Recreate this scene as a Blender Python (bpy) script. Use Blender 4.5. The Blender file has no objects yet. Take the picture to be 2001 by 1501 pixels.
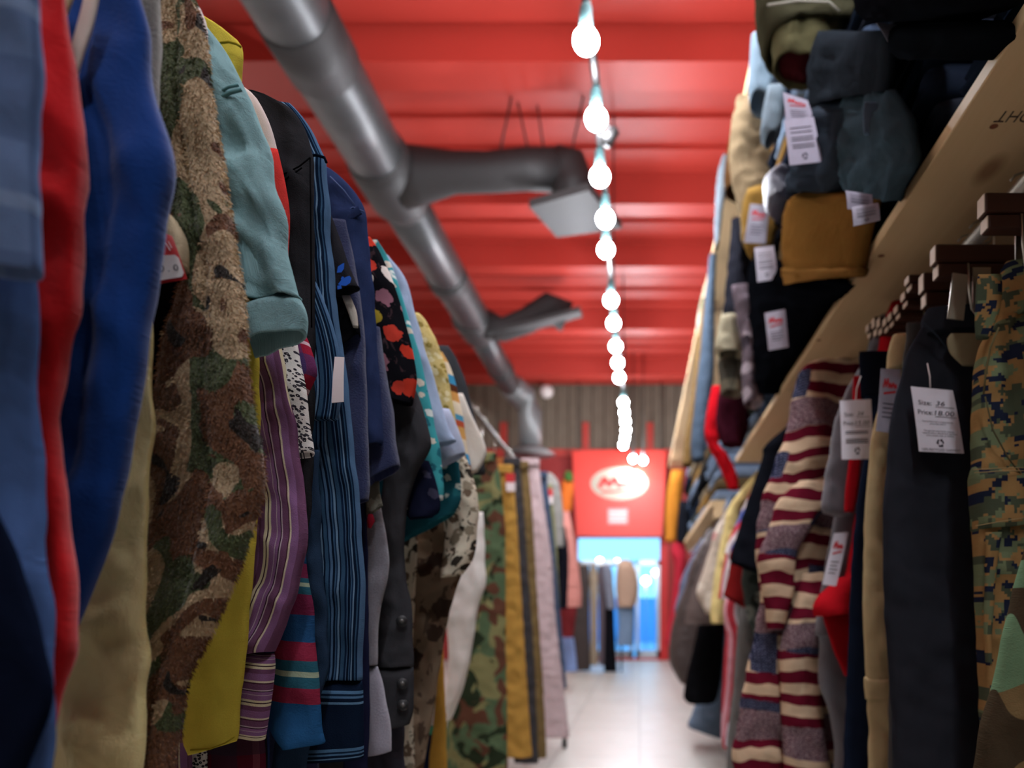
import bpy, math, random
from mathutils import Vector, noise
C = bpy.context.scene
COL = C.collection
# ------------------------------------------------------------------ camera, world, exposure
H, F, U0, V0 = 0.78, 1500.0, 1250.0, 1190.0          # eye height, focal length in px, vanishing point
cam = bpy.data.cameras.new('camera'); cam_o = bpy.data.objects.new('camera', cam); COL.objects.link(cam_o)
cam_o.location = (0, 0, H); cam_o.rotation_euler = (math.pi / 2, 0, 0)
cam.sensor_width = 36; cam.lens = 36 * F / 2001
cam.shift_x = -(U0 - 1000.5) / 2001; cam.shift_y = (V0 - 750.5) / 2001
cam.clip_start = 0.02; cam.clip_end = 100
cam.dof.use_dof = True; cam.dof.focus_distance = 0.74; cam.dof.aperture_fstop = 4.0
C.camera = cam_o
w = bpy.data.worlds.new('sky'); C.world = w; w.use_nodes = True
w.node_tree.nodes['Background'].inputs[0].default_value = (0.24, 0.60, 1.0, 1)
w.node_tree.nodes['Background'].inputs[1].default_value = 1.15
C.view_settings.view_transform = 'Standard'; C.view_settings.look = 'None'
C.view_settings.exposure = 0.85; C.view_settings.gamma = 1; C.view_settings.use_curve_mapping = False
C.cycles.use_denoising = True; C.cycles.max_bounces = 6; C.cycles.diffuse_bounces = 4
C.cycles.sample_clamp_indirect = 6; C.cycles.caustics_reflective = False; C.cycles.caustics_refractive = False
BULB_STRENGTH = 270
# ------------------------------------------------------------------ helpers
def P(u, v, d): return Vector(((u - U0) * d / F, d, H + (V0 - v) * d / F))
def lin(c):
    if isinstance(c, str): c = tuple(int(c[i:i + 2], 16) for i in (0, 2, 4))
    return tuple(((x / 255) / 12.92 if x / 255 <= .04045 else ((x / 255 + .055) / 1.055) ** 2.4) for x in c) + (1,)
def obj(name, vs, fs, mat, parent=None, uv=None, smooth=True):
    me = bpy.data.meshes.new(name)
    off = parent_world(parent)
    me.from_pydata([tuple(Vector(v) - off) for v in vs], [], fs)
    if uv:
        l = me.uv_layers.new(name='UVMap')
        for lp in me.loops: l.data[lp.index].uv = uv[lp.vertex_index]
    if smooth:
        for p in me.polygons: p.use_smooth = True
    if mat: me.materials.append(mat)
    o = bpy.data.objects.new(name, me); COL.objects.link(o)
    if parent: o.parent = parent
    me.update()
    return o
def parent_world(p):
    v = Vector((0, 0, 0))
    while p: v = v + p.location; p = p.parent
    return v
def tag(o, label, cat, group=None, kind=None):
    o['label'] = label; o['category'] = cat
    if group: o['group'] = group
    if kind: o['kind'] = kind
    return o
def thing(name, label, cat, loc=(0, 0, 0), group=None):
    o = bpy.data.objects.new(name, None); o.empty_display_size = .05; COL.objects.link(o); o.location = loc
    return tag(o, label, cat, group)
class MB:
    def __init__(s): s.v, s.f = [], []
    def box(s, x0, x1, y0, y1, z0, z1):
        n = len(s.v)
        s.v += [(x, y, z) for z in (z0, z1) for y in (y0, y1) for x in (x0, x1)]
        s.f += [tuple(n + i for i in q) for q in ((0, 2, 3, 1), (4, 5, 7, 6), (0, 1, 5, 4), (2, 6, 7, 3), (0, 4, 6, 2), (1, 3, 7, 5))]
        return s
    def tube(s, pts, r, k=10, cap=True):
        pts = [Vector(p) for p in pts]; n0 = len(s.v); rr = r if isinstance(r, (list, tuple)) else [r] * len(pts)
        for i, p in enumerate(pts):
            a = pts[max(i - 1, 0)]; b = pts[min(i + 1, len(pts) - 1)]; t = (b - a).normalized()
            up = Vector((0, 0, 1)) if abs(t.z) < .9 else Vector((1, 0, 0))
            e1 = t.cross(up).normalized(); e2 = t.cross(e1).normalized()
            for j in range(k):
                q = 2 * math.pi * j / k; s.v.append(tuple(p + (e1 * math.cos(q) + e2 * math.sin(q)) * rr[i]))
        for i in range(len(pts) - 1):
            for j in range(k):
                a = n0 + i * k + j; b = n0 + i * k + (j + 1) % k; s.f.append((a, b, b + k, a + k))
        if cap: s.f.append(tuple(range(n0 + k - 1, n0 - 1, -1))); s.f.append(tuple(n0 + (len(pts) - 1) * k + j for j in range(k)))
        return s
    def sphere(s, c, r, a=16, b=10, sz=1):
        n0 = len(s.v); c = Vector(c)
        for i in range(b + 1):
            ph = math.pi * i / b
            for j in range(a):
                th = 2 * math.pi * j / a; s.v.append((c.x + r * math.sin(ph) * math.cos(th), c.y + r * math.sin(ph) * math.sin(th), c.z + sz * r * math.cos(ph)))
        for i in range(b):
            for j in range(a):
                p = n0 + i * a + j; q = n0 + i * a + (j + 1) % a; s.f.append((p, p + a, q + a, q))
        return s
    def prism(s, poly, nrm):
        """closed polygon extruded along the vector nrm"""
        n0 = len(s.v); k = len(poly); nrm = Vector(nrm)
        s.v += [tuple(Vector(p)) for p in poly] + [tuple(Vector(p) + nrm) for p in poly]
        s.f.append(tuple(range(n0, n0 + k))); s.f.append(tuple(range(n0 + 2 * k - 1, n0 + k - 1, -1)))
        for i in range(k): j = (i + 1) % k; s.f.append((n0 + i, n0 + k + i, n0 + k + j, n0 + j))
        return s
    def build(s, name, mat, parent=None, smooth=False): return obj(name, s.v, s.f, mat, parent, smooth=smooth)
def struct(name, mb, mat):
    o = mb.build(name, mat); o['kind'] = 'structure'; return o
# ------------------------------------------------------------------ materials
class NT:
    def __init__(s, name):
        s.m = bpy.data.materials.new(name); s.m.use_nodes = True; s.t = s.m.node_tree
        s.b = s.t.nodes['Principled BSDF']; s._uv = None
    def n(s, typ, **k):
        o = s.t.nodes.new(typ)
        for a, b in k.items(): setattr(o, a, b)
        return o
    def l(s, a, b): s.t.links.new(a, b)
    def set(s, sock, val):
        if hasattr(val, 'is_linked') or hasattr(val, 'links'): s.l(val, sock)
        else: sock.default_value = val
    def uv(s, kind='UV'):
        return s.n('ShaderNodeTexCoord').outputs[kind]
    def map(s, vec, scale=(1, 1, 1), rot=(0, 0, 0), loc=(0, 0, 0)):
        m = s.n('ShaderNodeMapping'); s.l(vec, m.inputs[0]); m.inputs[1].default_value = loc; m.inputs[2].default_value = rot; m.inputs[3].default_value = scale
        return m.outputs[0]
    def math(s, op, a, b=0.0, c=None):
        m = s.n('ShaderNodeMath', operation=op); s.set(m.inputs[0], a); s.set(m.inputs[1], b)
        if c is not None: s.set(m.inputs[2], c)
        return m.outputs[0]
    def noise(s, vec, scale, detail=3, rough=.5, dist=0.0):
        m = s.n('ShaderNodeTexNoise'); s.l(vec, m.inputs['Vector']); m.inputs['Scale'].default_value = scale
        m.inputs['Detail'].default_value = detail; m.inputs['Roughness'].default_value = rough; m.inputs['Distortion'].default_value = dist
        return m.outputs['Fac']
    def mix(s, f, a, b, mode='MIX'):
        m = s.n('ShaderNodeMix', data_type='RGBA', blend_type=mode); s.set(m.inputs[0], f)
        s.set(m.inputs[6], a if hasattr(a, 'links') else lin(a)); s.set(m.inputs[7], b if hasattr(b, 'links') else lin(b))
        return m.outputs[2]
    def ramp(s, f, stops, const=True):
        r = s.n('ShaderNodeValToRGB'); s.l(f, r.inputs[0]); e = r.color_ramp; e.interpolation = 'CONSTANT' if const else 'LINEAR'
        while len(e.elements) > 1: e.elements.remove(e.elements[-1])
        e.elements[0].position = stops[0][0]; e.elements[0].color = lin(stops[0][1])
        for p, c in stops[1:]: q = e.elements.new(p); q.color = lin(c)
        return r.outputs[0]
    def xyz(s, vec):
        x = s.n('ShaderNodeSeparateXYZ'); s.l(vec, x.inputs[0]); return x.outputs
    def done(s, col, rough=.9, bump=None, bs=.3, metal=0.0, spec=.25, sheen=0.0, dist=.002):
        s.set(s.b.inputs['Base Color'], col if hasattr(col, 'links') else lin(col))
        s.set(s.b.inputs['Roughness'], rough); s.b.inputs['Metallic'].default_value = metal; s.b.inputs['Specular IOR Level'].default_value = spec
        s.b.inputs['Sheen Weight'].default_value = sheen
        if bump is not None:
            k = s.n('ShaderNodeBump'); k.inputs['Strength'].default_value = bs; k.inputs['Distance'].default_value = dist
            s.l(bump, k.inputs['Height']); s.l(k.outputs[0], s.b.inputs['Normal'])
        return s.m
MATS = {}
def cloth_bump(t, vec, weave, wr):
    a = t.noise(vec, weave, 2); b = t.noise(t.map(vec, (1, .6, 1)), 38, 4, .55, .8)
    return t.math('ADD', t.math('MULTIPLY', a, .25), t.math('MULTIPLY', b, wr))
def finish(t, vec, col, weave=900, wr=1.0, rough=.92, bs=.35, sheen=0.0, var=.25, spec=0.0):
    bs *= 1.6; v = t.noise(vec, 45, 6, .65); v2 = t.noise(vec, 1400, 1)
    f = t.math('ADD', t.math('MULTIPLY', v, var), t.math('MULTIPLY', v2, var))
    g = t.n('ShaderNodeMix', data_type='RGBA', blend_type='MULTIPLY'); g.inputs[0].default_value = 1
    t.set(g.inputs[6], col if hasattr(col, 'links') else lin(col))
    sc = t.math('ADD', f, 1 - var); cb = t.n('ShaderNodeCombineColor'); [t.l(sc, cb.inputs[i]) for i in range(3)]
    t.l(cb.outputs[0], g.inputs[7])
    return t.done(g.outputs[2], rough, cloth_bump(t, vec, weave, wr), bs, spec=spec, sheen=sheen, dist=.004)
def cached(f):
    def g(*a, **k):
        key = f.__name__ + repr(a) + repr(k)
        if key not in MATS: MATS[key] = f(*a, **k)
        return MATS[key]
    return g
@cached
def plain(c, weave=900, wr=1.0, rough=.92, bs=.35, sheen=0.0, var=.25, spec=0.0):
    t = NT('fabric'); return finish(t, t.uv(), c, weave, wr, rough, bs, sheen, var, spec)
@cached
def fuzz(c, c2=None):
    t = NT('fleece'); v = t.uv(); n = t.noise(v, 420, 3)
    return t.done(t.mix(n, c, c2 or c), .95, t.noise(v, 500, 4, .7), .8, spec=.1, sheen=.25, dist=.003)
@cached
def denim(c, fade=.35, c2='9fb0c4'):
    t = NT('denim'); v = t.uv(); n = t.noise(v, 14, 4, .6); s = t.noise(t.map(v, (1600, 120, 1)), 1, 2)
    f = t.math('MULTIPLY', t.math('ADD', t.math('MULTIPLY', n, 1.0), t.math('MULTIPLY', s, .6)), fade)
    return finish(t, v, t.mix(f, c, c2), 1200, .9, .9, .35)
@cached
def stripes(period, stops, axis=0, weave=900, rot=0.0, wob=0.0):
    t = NT('striped fabric'); v = t.uv(); vv = t.map(v, (1, 1, 1), (0, 0, rot)) if rot else v
    x = t.xyz(vv)[axis]
    if wob: x = t.math('ADD', x, t.math('MULTIPLY', t.noise(v, 9, 1), wob))
    f = t.math('FRACT', t.math('DIVIDE', t.math('ADD', x, 5.0), period))
    return finish(t, v, t.ramp(f, stops), weave, .8, .9, .3)
@cached
def camo(cols, scale=9, stretch=(1.0, .75), digital=0.0, fleece=False, th=(.5, .54, .6)):
    t = NT('camouflage fabric'); v = t.uv(); m = t.map(v, stretch + (1,))
    if digital:
        sn = t.n('ShaderNodeVectorMath', operation='SNAP'); t.l(m, sn.inputs[0]); sn.inputs[1].default_value = (digital, digital, 1); m = sn.outputs[0]
    col = lin(cols[0])
    det = 2.5 if digital else 1.2
    first = True
    for i, c in enumerate(cols[1:]):
        n = t.noise(t.map(m, (1, 1, 1), (0, 0, 0), (3.1 * i + 1.7, 7.3 * i, 2.1 * i)), scale * (1 + .25 * i), det, .5, 0 if digital else .9)
        f = t.math('GREATER_THAN', n, th[i])
        col = t.mix(f, cols[0] if first else col, c); first = False
    if fleece:
        n = t.noise(t.map(v, (1, .7, 1), (0, 0, .6)), 330, 3, .7)
        col = t.mix(t.math('MULTIPLY', n, .25), col, '1a140c')
        return t.done(col, .97, n, 1.0, spec=.08, sheen=.3, dist=.005)
    return finish(t, v, col, 1100, .9, .92, .35)
@cached
def floral(bg, cols, scale=14, size=.32, leaf=None, seed=0.0, petals=True):
    t = NT('floral fabric'); v = t.uv(); m = t.map(v, (1, 1, 1), (0, 0, 0), (seed, seed * 2, 0))
    dn = t.n('ShaderNodeTexNoise'); t.l(m, dn.inputs['Vector']); dn.inputs['Scale'].default_value = scale * 3.2 if petals else 15
    ad = t.n('ShaderNodeVectorMath', operation='MULTIPLY_ADD'); t.l(dn.outputs['Color'], ad.inputs[0]); ad.inputs[1].default_value = (.45 / scale, .45 / scale, 0); t.l(m, ad.inputs[2])
    vo = t.n('ShaderNodeTexVoronoi'); t.l(ad.outputs[0], vo.inputs['Vector']); vo.inputs['Scale'].default_value = scale
    d = vo.outputs['Distance']; x = t.xyz(vo.outputs['Color'])[0]
    stops = [(i / len(cols), c) for i, c in enumerate(cols)]
    fc = t.ramp(x, stops)
    base = lin(bg); col = bg
    if leaf:
        lv = t.noise(t.map(m, (1, .5, 1), (0, 0, .7)), scale * 2.2, 2, .5, 1.2); col = t.mix(t.math('GREATER_THAN', lv, .6), bg, leaf)
    f = t.math('LESS_THAN', d, size); col = t.mix(f, col, fc)
    f2 = t.math('LESS_THAN', d, size * .25); col = t.mix(f2, col, bg)
    return finish(t, v, col, 1000, .8, .88, .3)
@cached
def plaid(bg, a, b, period=.05):
    t = NT('plaid fabric'); v = t.uv(); x = t.xyz(v); col = None
    for ax in (0, 1):
        f = t.math('FRACT', t.math('DIVIDE', t.math('ADD', x[ax], 5.0), period))
        g = t.math('GREATER_THAN', f, .55); h = t.math('LESS_THAN', t.math('ABSOLUTE', t.math('SUBTRACT', f, .25)), .04)
        col = t.mix(t.math('MULTIPLY', g, .6), bg if col is None else col, a); col = t.mix(t.math('MULTIPLY', h, .7), col, b)
    return finish(t, v, col, 900, .8)
@cached
def flag_knit():
    """cream and maroon knit stripes broken by navy fields dotted with white"""
    t = NT('striped knit'); v = t.uv(); x = t.xyz(v)
    w = t.math('ADD', x[1], t.math('MULTIPLY', t.noise(v, 7, 2), .05))
    f = t.math('FRACT', t.math('DIVIDE', t.math('ADD', w, 5.0), .05))
    col = t.ramp(f, [(0, 'c2a98c'), (.5, '5e1626'), (.97, 'c2a98c')])
    bands = t.math('FRACT', t.math('DIVIDE', t.math('ADD', w, 5.02), .235))
    tx = t.noise(t.map(v, (240, 420, 1)), 1, 1)
    script = t.math('MULTIPLY', t.math('GREATER_THAN', bands, .72), t.math('GREATER_THAN', tx, .5))
    col = t.mix(t.math('GREATER_THAN', bands, .72), col, '8d7a7c'); col = t.mix(script, col, '4a2c38')
    vo = t.n('ShaderNodeTexVoronoi'); t.l(v, vo.inputs['Vector']); vo.inputs['Scale'].default_value = 150; vo.inputs['Randomness'].default_value = .2
    sn = t.n('ShaderNodeVectorMath', operation='SNAP'); t.l(t.map(v, (1, 1, 1), (0, 0, .12)), sn.inputs[0]); sn.inputs[1].default_value = (.052, .062, 1)
    wn = t.n('ShaderNodeTexWhiteNoise', noise_dimensions='2D'); t.l(sn.outputs[0], wn.inputs['Vector'])
    fld = t.math('MULTIPLY', t.math('GREATER_THAN', wn.outputs['Value'], .68), t.math('LESS_THAN', bands, .72))
    blue = t.mix(t.math('LESS_THAN', vo.outputs['Distance'], .3), '23283c', '6c6f86')
    col = t.mix(fld, col, blue)
    return finish(t, v, col, 500, 1.2, .95, .5)
@cached
def solid(c, rough=.5, metal=0.0, spec=.5, nz=.12, ns=20):
    t = NT('solid'); v = t.uv('Object'); n = t.noise(v, ns, 4)
    k = t.mix(t.math('MULTIPLY', n, nz * 2), c, tuple(max(0, int(x * .6)) for x in ((int(c[0:2], 16), int(c[2:4], 16), int(c[4:6], 16)) if isinstance(c, str) else c)))
    return t.done(k, rough, n, .05, metal, spec)
@cached
def glow(c, s):
    t = NT('lamp glass'); t.b.inputs['Base Color'].default_value = (1, 1, 1, 1)
    t.b.inputs['Emission Color'].default_value = lin(c); t.b.inputs['Emission Strength'].default_value = s
    return t.m
def m_wood(c1, c2, dark, knots=True, scale=1.0, axis=(22, 1.2, 22)):
    t = NT('wood'); v = t.uv('Object')
    g = t.noise(t.map(v, axis), 1.6 * scale, 5, .6, .6); g2 = t.noise(t.map(v, tuple(a * 4 for a in axis)), 2 * scale, 3)
    col = t.mix(t.math('ADD', t.math('MULTIPLY', g, .75), t.math('MULTIPLY', g2, .25)), c1, c2)
    if knots:
        vo = t.n('ShaderNodeTexVoronoi'); t.l(t.map(v, (7, 3.2, 7), (0, 0, 0), (.2, .35, 0)), vo.inputs['Vector']); vo.inputs['Scale'].default_value = 1.0
        k = t.ramp(vo.outputs['Distance'], [(0, 'ffffff'), (.06, 'ffffff'), (.16, '000000')], False)
        col = t.mix(t.math('MULTIPLY', k, .7), col, dark)
    return t.done(col, .6, g2, .12, spec=.3)
PINE = m_wood('dfc49a', 'cba878', '7a4a26'); WALNUT = m_wood('42200f', '2a140a', '180a05', False, 1, (1.5, 60, 60))
STEEL = solid('b9b4a8', .3, 1.0); DARKSTEEL = solid('2c2b2b', .45, .6); BLACK = solid('141416', .6)
PAPER = plain('d6d3dc', 700, .5, .9, .2, 0, .12); CARD = plain('e8dcdc', 700, .2, .8, .1, 0, .08)
INK = solid('35323c', .8); REDINK = solid('c8202c', .7); RED = solid('c41f1f', .6)
# ------------------------------------------------------------------ the cloth builder
def cat(p0, p1, p2, p3, t):
    return .5 * ((2 * p1) + (p2 - p0) * t + (2 * p0 - 5 * p1 + 4 * p2 - p3) * t * t + (3 * p1 - p0 - 3 * p2 + p3) * t ** 3)
def cloth(name, rows, d, t, mat, parent=None, fold=1.0, seed=0, m=None, n=None, pw=.8, opened=True, groove=None, world=False, flat=0, wave=0.0, plane=None):
    """A closed tube of cloth hanging in the plane y = d: rows are its edge stations (v, uL, uR) or (uL, vL, uR, vR); it has
    real thickness t, soft folds, and an open hem with an inner face."""
    R = []
    if m is None: m = 60 if d < 1.3 else 36
    for r in rows:
        if world: R.append(r)
        elif plane:                                     # the cloth hangs along the aisle in the plane x = plane
            q = (r[1], r[0], r[2], r[0]) if len(r) == 3 else r
            a = P(q[0], q[1], plane * F / (q[0] - U0)); b = P(q[2], q[3], plane * F / (q[2] - U0)); R.append((a.y, a.z, b.y, b.z))
        elif len(r) == 3: a = P(r[1], r[0], d); b = P(r[2], r[0], d); R.append((a.x, a.z, b.x, b.z))
        else: a = P(r[0], r[1], d); b = P(r[2], r[3], d); R.append((a.x, a.z, b.x, b.z))
    L = sum(math.hypot((R[i][0] + R[i][2] - R[i - 1][0] - R[i - 1][2]) / 2, (R[i][1] + R[i][3] - R[i - 1][1] - R[i - 1][3]) / 2) for i in range(1, len(R)))
    if n is None: n = max(14, min(120, int(L / (.006 if d < 1.3 else .011))))
    S = []
    K = len(R) - 1
    # stations spaced by length
    seg = [max(1e-4, math.hypot((R[i + 1][0] + R[i + 1][2] - R[i][0] - R[i][2]) / 2, (R[i + 1][1] + R[i + 1][3] - R[i][1] - R[i][3]) / 2)) for i in range(K)]
    tot = sum(seg)
    for i in range(n):
        q = tot * i / (n - 1); k = 0
        while k < K - 1 and q > seg[k]: q -= seg[k]; k += 1
        f = min(1, q / seg[k]); a = R[max(k - 1, 0)]; b = R[k]; c = R[k + 1]; e = R[min(k + 2, K)]
        S.append(tuple(cat(a[j], b[j], c[j], e[j], f) for j in range(4)))
    vs, uv, fs = [], [], []
    def ring(st, sc, dz, i, top, ys=1):
        w_ = math.hypot(st[2] - st[0], st[3] - st[1])
        for j in range(m):
            th = 2 * math.pi * j / m; c_, s_ = math.cos(th), math.sin(th)
            s = .5 + .5 * math.copysign(abs(c_) ** pw, c_) * sc
            yy = .5 * t * math.copysign(abs(s_) ** pw, s_) * ys * top
            x = st[0] + (st[2] - st[0]) * s; z = st[1] + (st[3] - st[1]) * s
            sd = seed * 3.7
            lo = noise.noise((x * 26 + sd, z * 5 + sd, sd)); hi = noise.noise((x * 60, z * 34 + sd, sd + 5)); cr = noise.noise((x * 22 + z * 30, z * 18 - x * 14, sd + 9))
            fo = (lo * .0065 + cr * .005 + hi * .0018) * fold * min(1, t / .02)
            rg = 1 - abs(noise.noise((x * 13 + z * 8 + sd, z * 11 - x * 7, sd + 4))); rg2 = 1 - abs(noise.noise((x * 24 - z * 13, z * 19 + x * 9 + sd, sd + 6)))
            fo += (.5 - rg ** 5) * .0055 * fold * min(1, t / .025) + (.4 - rg2 ** 6) * .0028 * fold * min(1, t / .025)
            if fold > 1.3:
                f1 = noise.voronoi(Vector((x * 24 + z * 5 + sd, z * 17 + x * 8, sd)))[0]
                fo -= (fold - 1) * .0032 * math.exp(-(f1[1] - f1[0]) / .09) * min(1, t / .03)
            if wave: fo += wave * math.sin(s * w_ * 90 + 2 * noise.noise((z * 4, sd, 0)))
            if groove and s_ < 0: fo += groove[1] * math.exp(-((s - groove[0] - .05 * math.sin(z * 9)) / .035) ** 2)
            ex = .0022 * fold * noise.noise((z * 30, sd + 2, 0)) * (1 if c_ > 0 else -1) * abs(c_)
            zz = z + dz + .002 * fold * noise.noise((x * 40, sd, 3)) * (0 if flat else 1)
            vs.append((plane + yy + fo * abs(s_), x + ex, zz) if plane else (x + ex, d + yy + fo * abs(s_), zz))
            uv.append(((s - 1) * w_, -tot * i / (n - 1)))
    for i, st in enumerate(S):
        q = i / (n - 1); ring(st, 1, 0, i, min(1, .35 + 3.5 * q) if not world else 1)
    ext = 0
    if opened:
        dp = min(.055, L * .92)
        for sc, ys, dz in ((.975, .97, -.0012), (.935, .9, 0), (.915, .86 if t > .03 else .62, dp * .35), (.89, .74 if t > .03 else .3, dp)): 
            k = max(0, n - 1 - int(round(dz / max(tot, 1e-6) * (n - 1)))) if dz > .003 else n - 1
            ring(S[k], sc, 0 if k < n - 1 else dz, n - 1, 1, ys); ext += 1
    N = n + ext
    for i in range(N - 1):
        for j in range(m):
            a = i * m + j; b = i * m + (j + 1) % m; fs.append((a, a + m, b + m, b))
    fs.append(tuple(range(m))); fs.append(tuple((N - 1) * m + j for j in range(m - 1, -1, -1)))
    return obj(name, vs, fs, mat, parent, uv)
def pile(o, count, length, width, mat, parent, name='fleece_pile', seed=1):
    """short soft fibres standing on the cloth o, coloured by the cloth's own pattern"""
    rn = random.Random(seed); me = o.data; off = parent_world(o.parent); ul = me.uv_layers[0].data
    pol = [q for q in me.polygons if len(q.vertices) == 4]; cum, s = [], 0
    for q in pol: s += q.area; cum.append(s)
    import bisect
    vs, fs, uv = [], [], []
    for _ in range(count):
        q = pol[min(bisect.bisect(cum, rn.random() * s), len(pol) - 1)]
        a, b = rn.random(), rn.random(); c = [me.vertices[i].co for i in q.vertices]
        p = c[0] * (1 - a) * (1 - b) + c[1] * a * (1 - b) + c[2] * a * b + c[3] * (1 - a) * b + off
        n = q.normal; k = [ul[i].uv for i in q.loop_indices]; w_ = k[0] * (1 - a) * (1 - b) + k[1] * a * (1 - b) + k[2] * a * b + k[3] * (1 - a) * b
        dr = (n * rn.uniform(.5, 1) + Vector((rn.gauss(0, .5), rn.gauss(0, .4), rn.gauss(-.45, .45)))).normalized()
        sd = dr.cross(Vector((rn.gauss(0, 1), rn.gauss(0, 1), rn.gauss(0, 1)))).normalized() * width
        L_ = length * rn.uniform(.6, 1.2); i0 = len(vs)
        vs += [p - sd - n * .0005, p + sd - n * .0005, p + dr * L_ * .6 + sd * .8, p + dr * L_ * .6 - sd * .8, p + dr * L_ + Vector((0, 0, -.3 * L_))]
        fs += [(i0, i0 + 1, i0 + 2, i0 + 3), (i0 + 3, i0 + 2, i0 + 4)]; uv += [(w_.x, w_.y)] * 5
    r = obj(name, vs, fs, mat, parent, uv); r['kind'] = 'stuff'; return r
def body_panel(parent, mat, d, t, side, xs, ztop, zbot, seed):
    """the torso of a hung top: from its shoulder at xs across the neck at the rail to the far shoulder"""
    xr = -.62 if side < 0 else .60
    far = 2 * xr - xs
    rows = [(xr, ztop + .06, xr, ztop + .06)]
    for z, k in ((ztop + .05, .25), (ztop + .02, .7), (ztop - .02, .95), (ztop - .1, 1), (ztop - .3, .97), ((ztop + zbot) / 2, .97), (zbot, 1)):
        a, b = xr + (xs - xr) * k, xr + (far - xr) * k
        rows.append((min(a, b), z, max(a, b), z))
    return cloth('body', rows, d, t, mat, parent, fold=.35, seed=seed, world=True, m=32)
SEED = [0]
def garment(name, label, cate, d, mat, rows, t=.026, part='sleeve', fold=1.0, group=None, body=None, side=-1, groove=None, pw=.8, opened=True, wave=0.0, bmat=None, m=None, plane=None):
    SEED[0] += 1
    pts = [P(r[2], r[0], d) if len(r) == 3 else P(r[2], r[3], d) for r in rows]
    cx = plane or sum(p.x for p in pts) / len(pts)
    T = thing(name, label, cate, (cx, d, min(p.z for p in pts)), group)
    cloth(part, rows, d, t, mat, T, fold, SEED[0], m=m, groove=groove, pw=pw, opened=opened, wave=wave, plane=plane)
    if body:
        k = 2 if side < 0 else 0
        r0 = rows[0]; top = P(r0[1] if len(r0) == 3 else r0[0], r0[0] if len(r0) == 3 else r0[1], d)
        ex = [P(r[2 if side < 0 else 1], r[0], d).x if len(r) == 3 else P(r[2 if side < 0 else 0], r[3 if side < 0 else 1], d).x for r in rows]
        xs = (min(ex) - .07) if side < 0 else (max(ex) + .015)
        ztop = body if isinstance(body, float) else top.z - .03
        body_panel(T, bmat or mat, d + .004, t * .35, side, xs, ztop, ztop - .72, SEED[0] + 50)
        x, r = (-.62, .019) if side < 0 else (.60, .019); zr = H + .60
        if side < 0: MB().tube([(x, d, ztop + .05), (x, d, zr - r)] + [(x + r * math.sin(a), d, zr - r * math.cos(a)) for a in (.7, 1.4, 2.1, 2.8, 3.5, 4.2)], .0018, 6).build('hook', STEEL, T, True)
    return T
def quad_px(c, d, tilt=(0, 0, 0, 0)): return [P(u, v, d + e) for (u, v), e in zip(c, tilt)]
def quad_pt(q, s, t):
    """q = corners TL, TR, BR, BL ; s to the right, t down"""
    return q[0] * (1 - s) * (1 - t) + q[1] * s * (1 - t) + q[2] * s * t + q[3] * (1 - s) * t
def plate(name, q, th, mat, parent, bend=0.0, ns=6):
    """a thin card following the quad q (TL TR BR BL), slightly bowed, with thickness th"""
    nr = (q[1] - q[0]).cross(q[3] - q[0]).normalized()
    if nr.y > 0: nr = -nr
    vs, fs, uv = [], [], []
    for side in (0, 1):
        for i in range(ns + 1):
            for j in range(ns + 1):
                s, t = j / ns, i / ns
                vs.append(quad_pt(q, s, t) + nr * (bend * math.sin(math.pi * t) - th * side)); uv.append((s * .09, -t * .13))
    k = (ns + 1) ** 2; m = ns + 1
    for i in range(ns):
        for j in range(ns):
            a = i * m + j; fs.append((a, a + m, a + m + 1, a + 1)); fs.append((k + a, k + a + 1, k + a + m + 1, k + a + m))
    rim = [j for j in range(m)] + [i * m + ns for i in range(1, m)] + [ns * m + j for j in range(ns - 1, -1, -1)] + [i * m for i in range(ns - 1, 0, -1)]
    for a, b in zip(rim, rim[1:] + rim[:1]): fs.append((a, b, k + b, k + a))
    return obj(name, vs, fs, mat, parent, uv, smooth=False), nr
def text_mesh(body, shear=0.0):
    cu = bpy.data.curves.new('lettering', 'FONT'); cu.body = body; cu.size = 1; cu.shear = shear; cu.resolution_u = 3
    o = bpy.data.objects.new('lettering', cu); COL.objects.link(o)
    me = bpy.data.meshes.new_from_object(o.evaluated_get(bpy.context.evaluated_depsgraph_get()))
    vs = [v.co.copy() for v in me.vertices]; fs = [tuple(p.vertices) for p in me.polygons]
    bpy.data.objects.remove(o); bpy.data.meshes.remove(me); bpy.data.curves.remove(cu)
    return vs, fs
def lettering(q, nr, items, mat, parent, bend=0.0, name='lettering', lift=.0006):
    """items: (text, s0, t_base, s1, height_in_t, shear) or ('poly', [(s,t)...])"""
    V, Fc = [], []
    for it in items:
        n0 = len(V)
        if it[0] == 'poly':
            pts = [(s, t) for s, t in it[1]]; fs = [tuple(range(len(pts)))]
        else:
            txt, s0, tb, s1, ht = it[:5]; vs, fs = text_mesh(txt, it[5] if len(it) > 5 else 0)
            if not vs: continue
            x0 = min(v.x for v in vs); x1 = max(v.x for v in vs); sc = (s1 - s0) / (x1 - x0)
            pts = [(s0 + (v.x - x0) * sc, tb - v.y / .72 * ht) for v in vs]
        V += [quad_pt(q, s, t) + nr * (bend * math.sin(math.pi * max(0, min(1, t))) + lift) for s, t in pts]
        Fc += [tuple(n0 + i for i in f) for f in fs]
    return obj(name, V, Fc, mat, parent, smooth=False)
def stroke(pts, w_):
    """polyline in (s,t) as quads"""
    out = []
    for (a, b), (c, e) in zip(pts, pts[1:]):
        l = math.hypot(c - a, e - b) or 1; nx, ny = -(e - b) / l * w_, (c - a) / l * w_
        out.append(('poly', [(a + nx, b + ny), (c + nx, e + ny), (c - nx, e - ny), (a - nx, b - ny)]))
    return out
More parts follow.
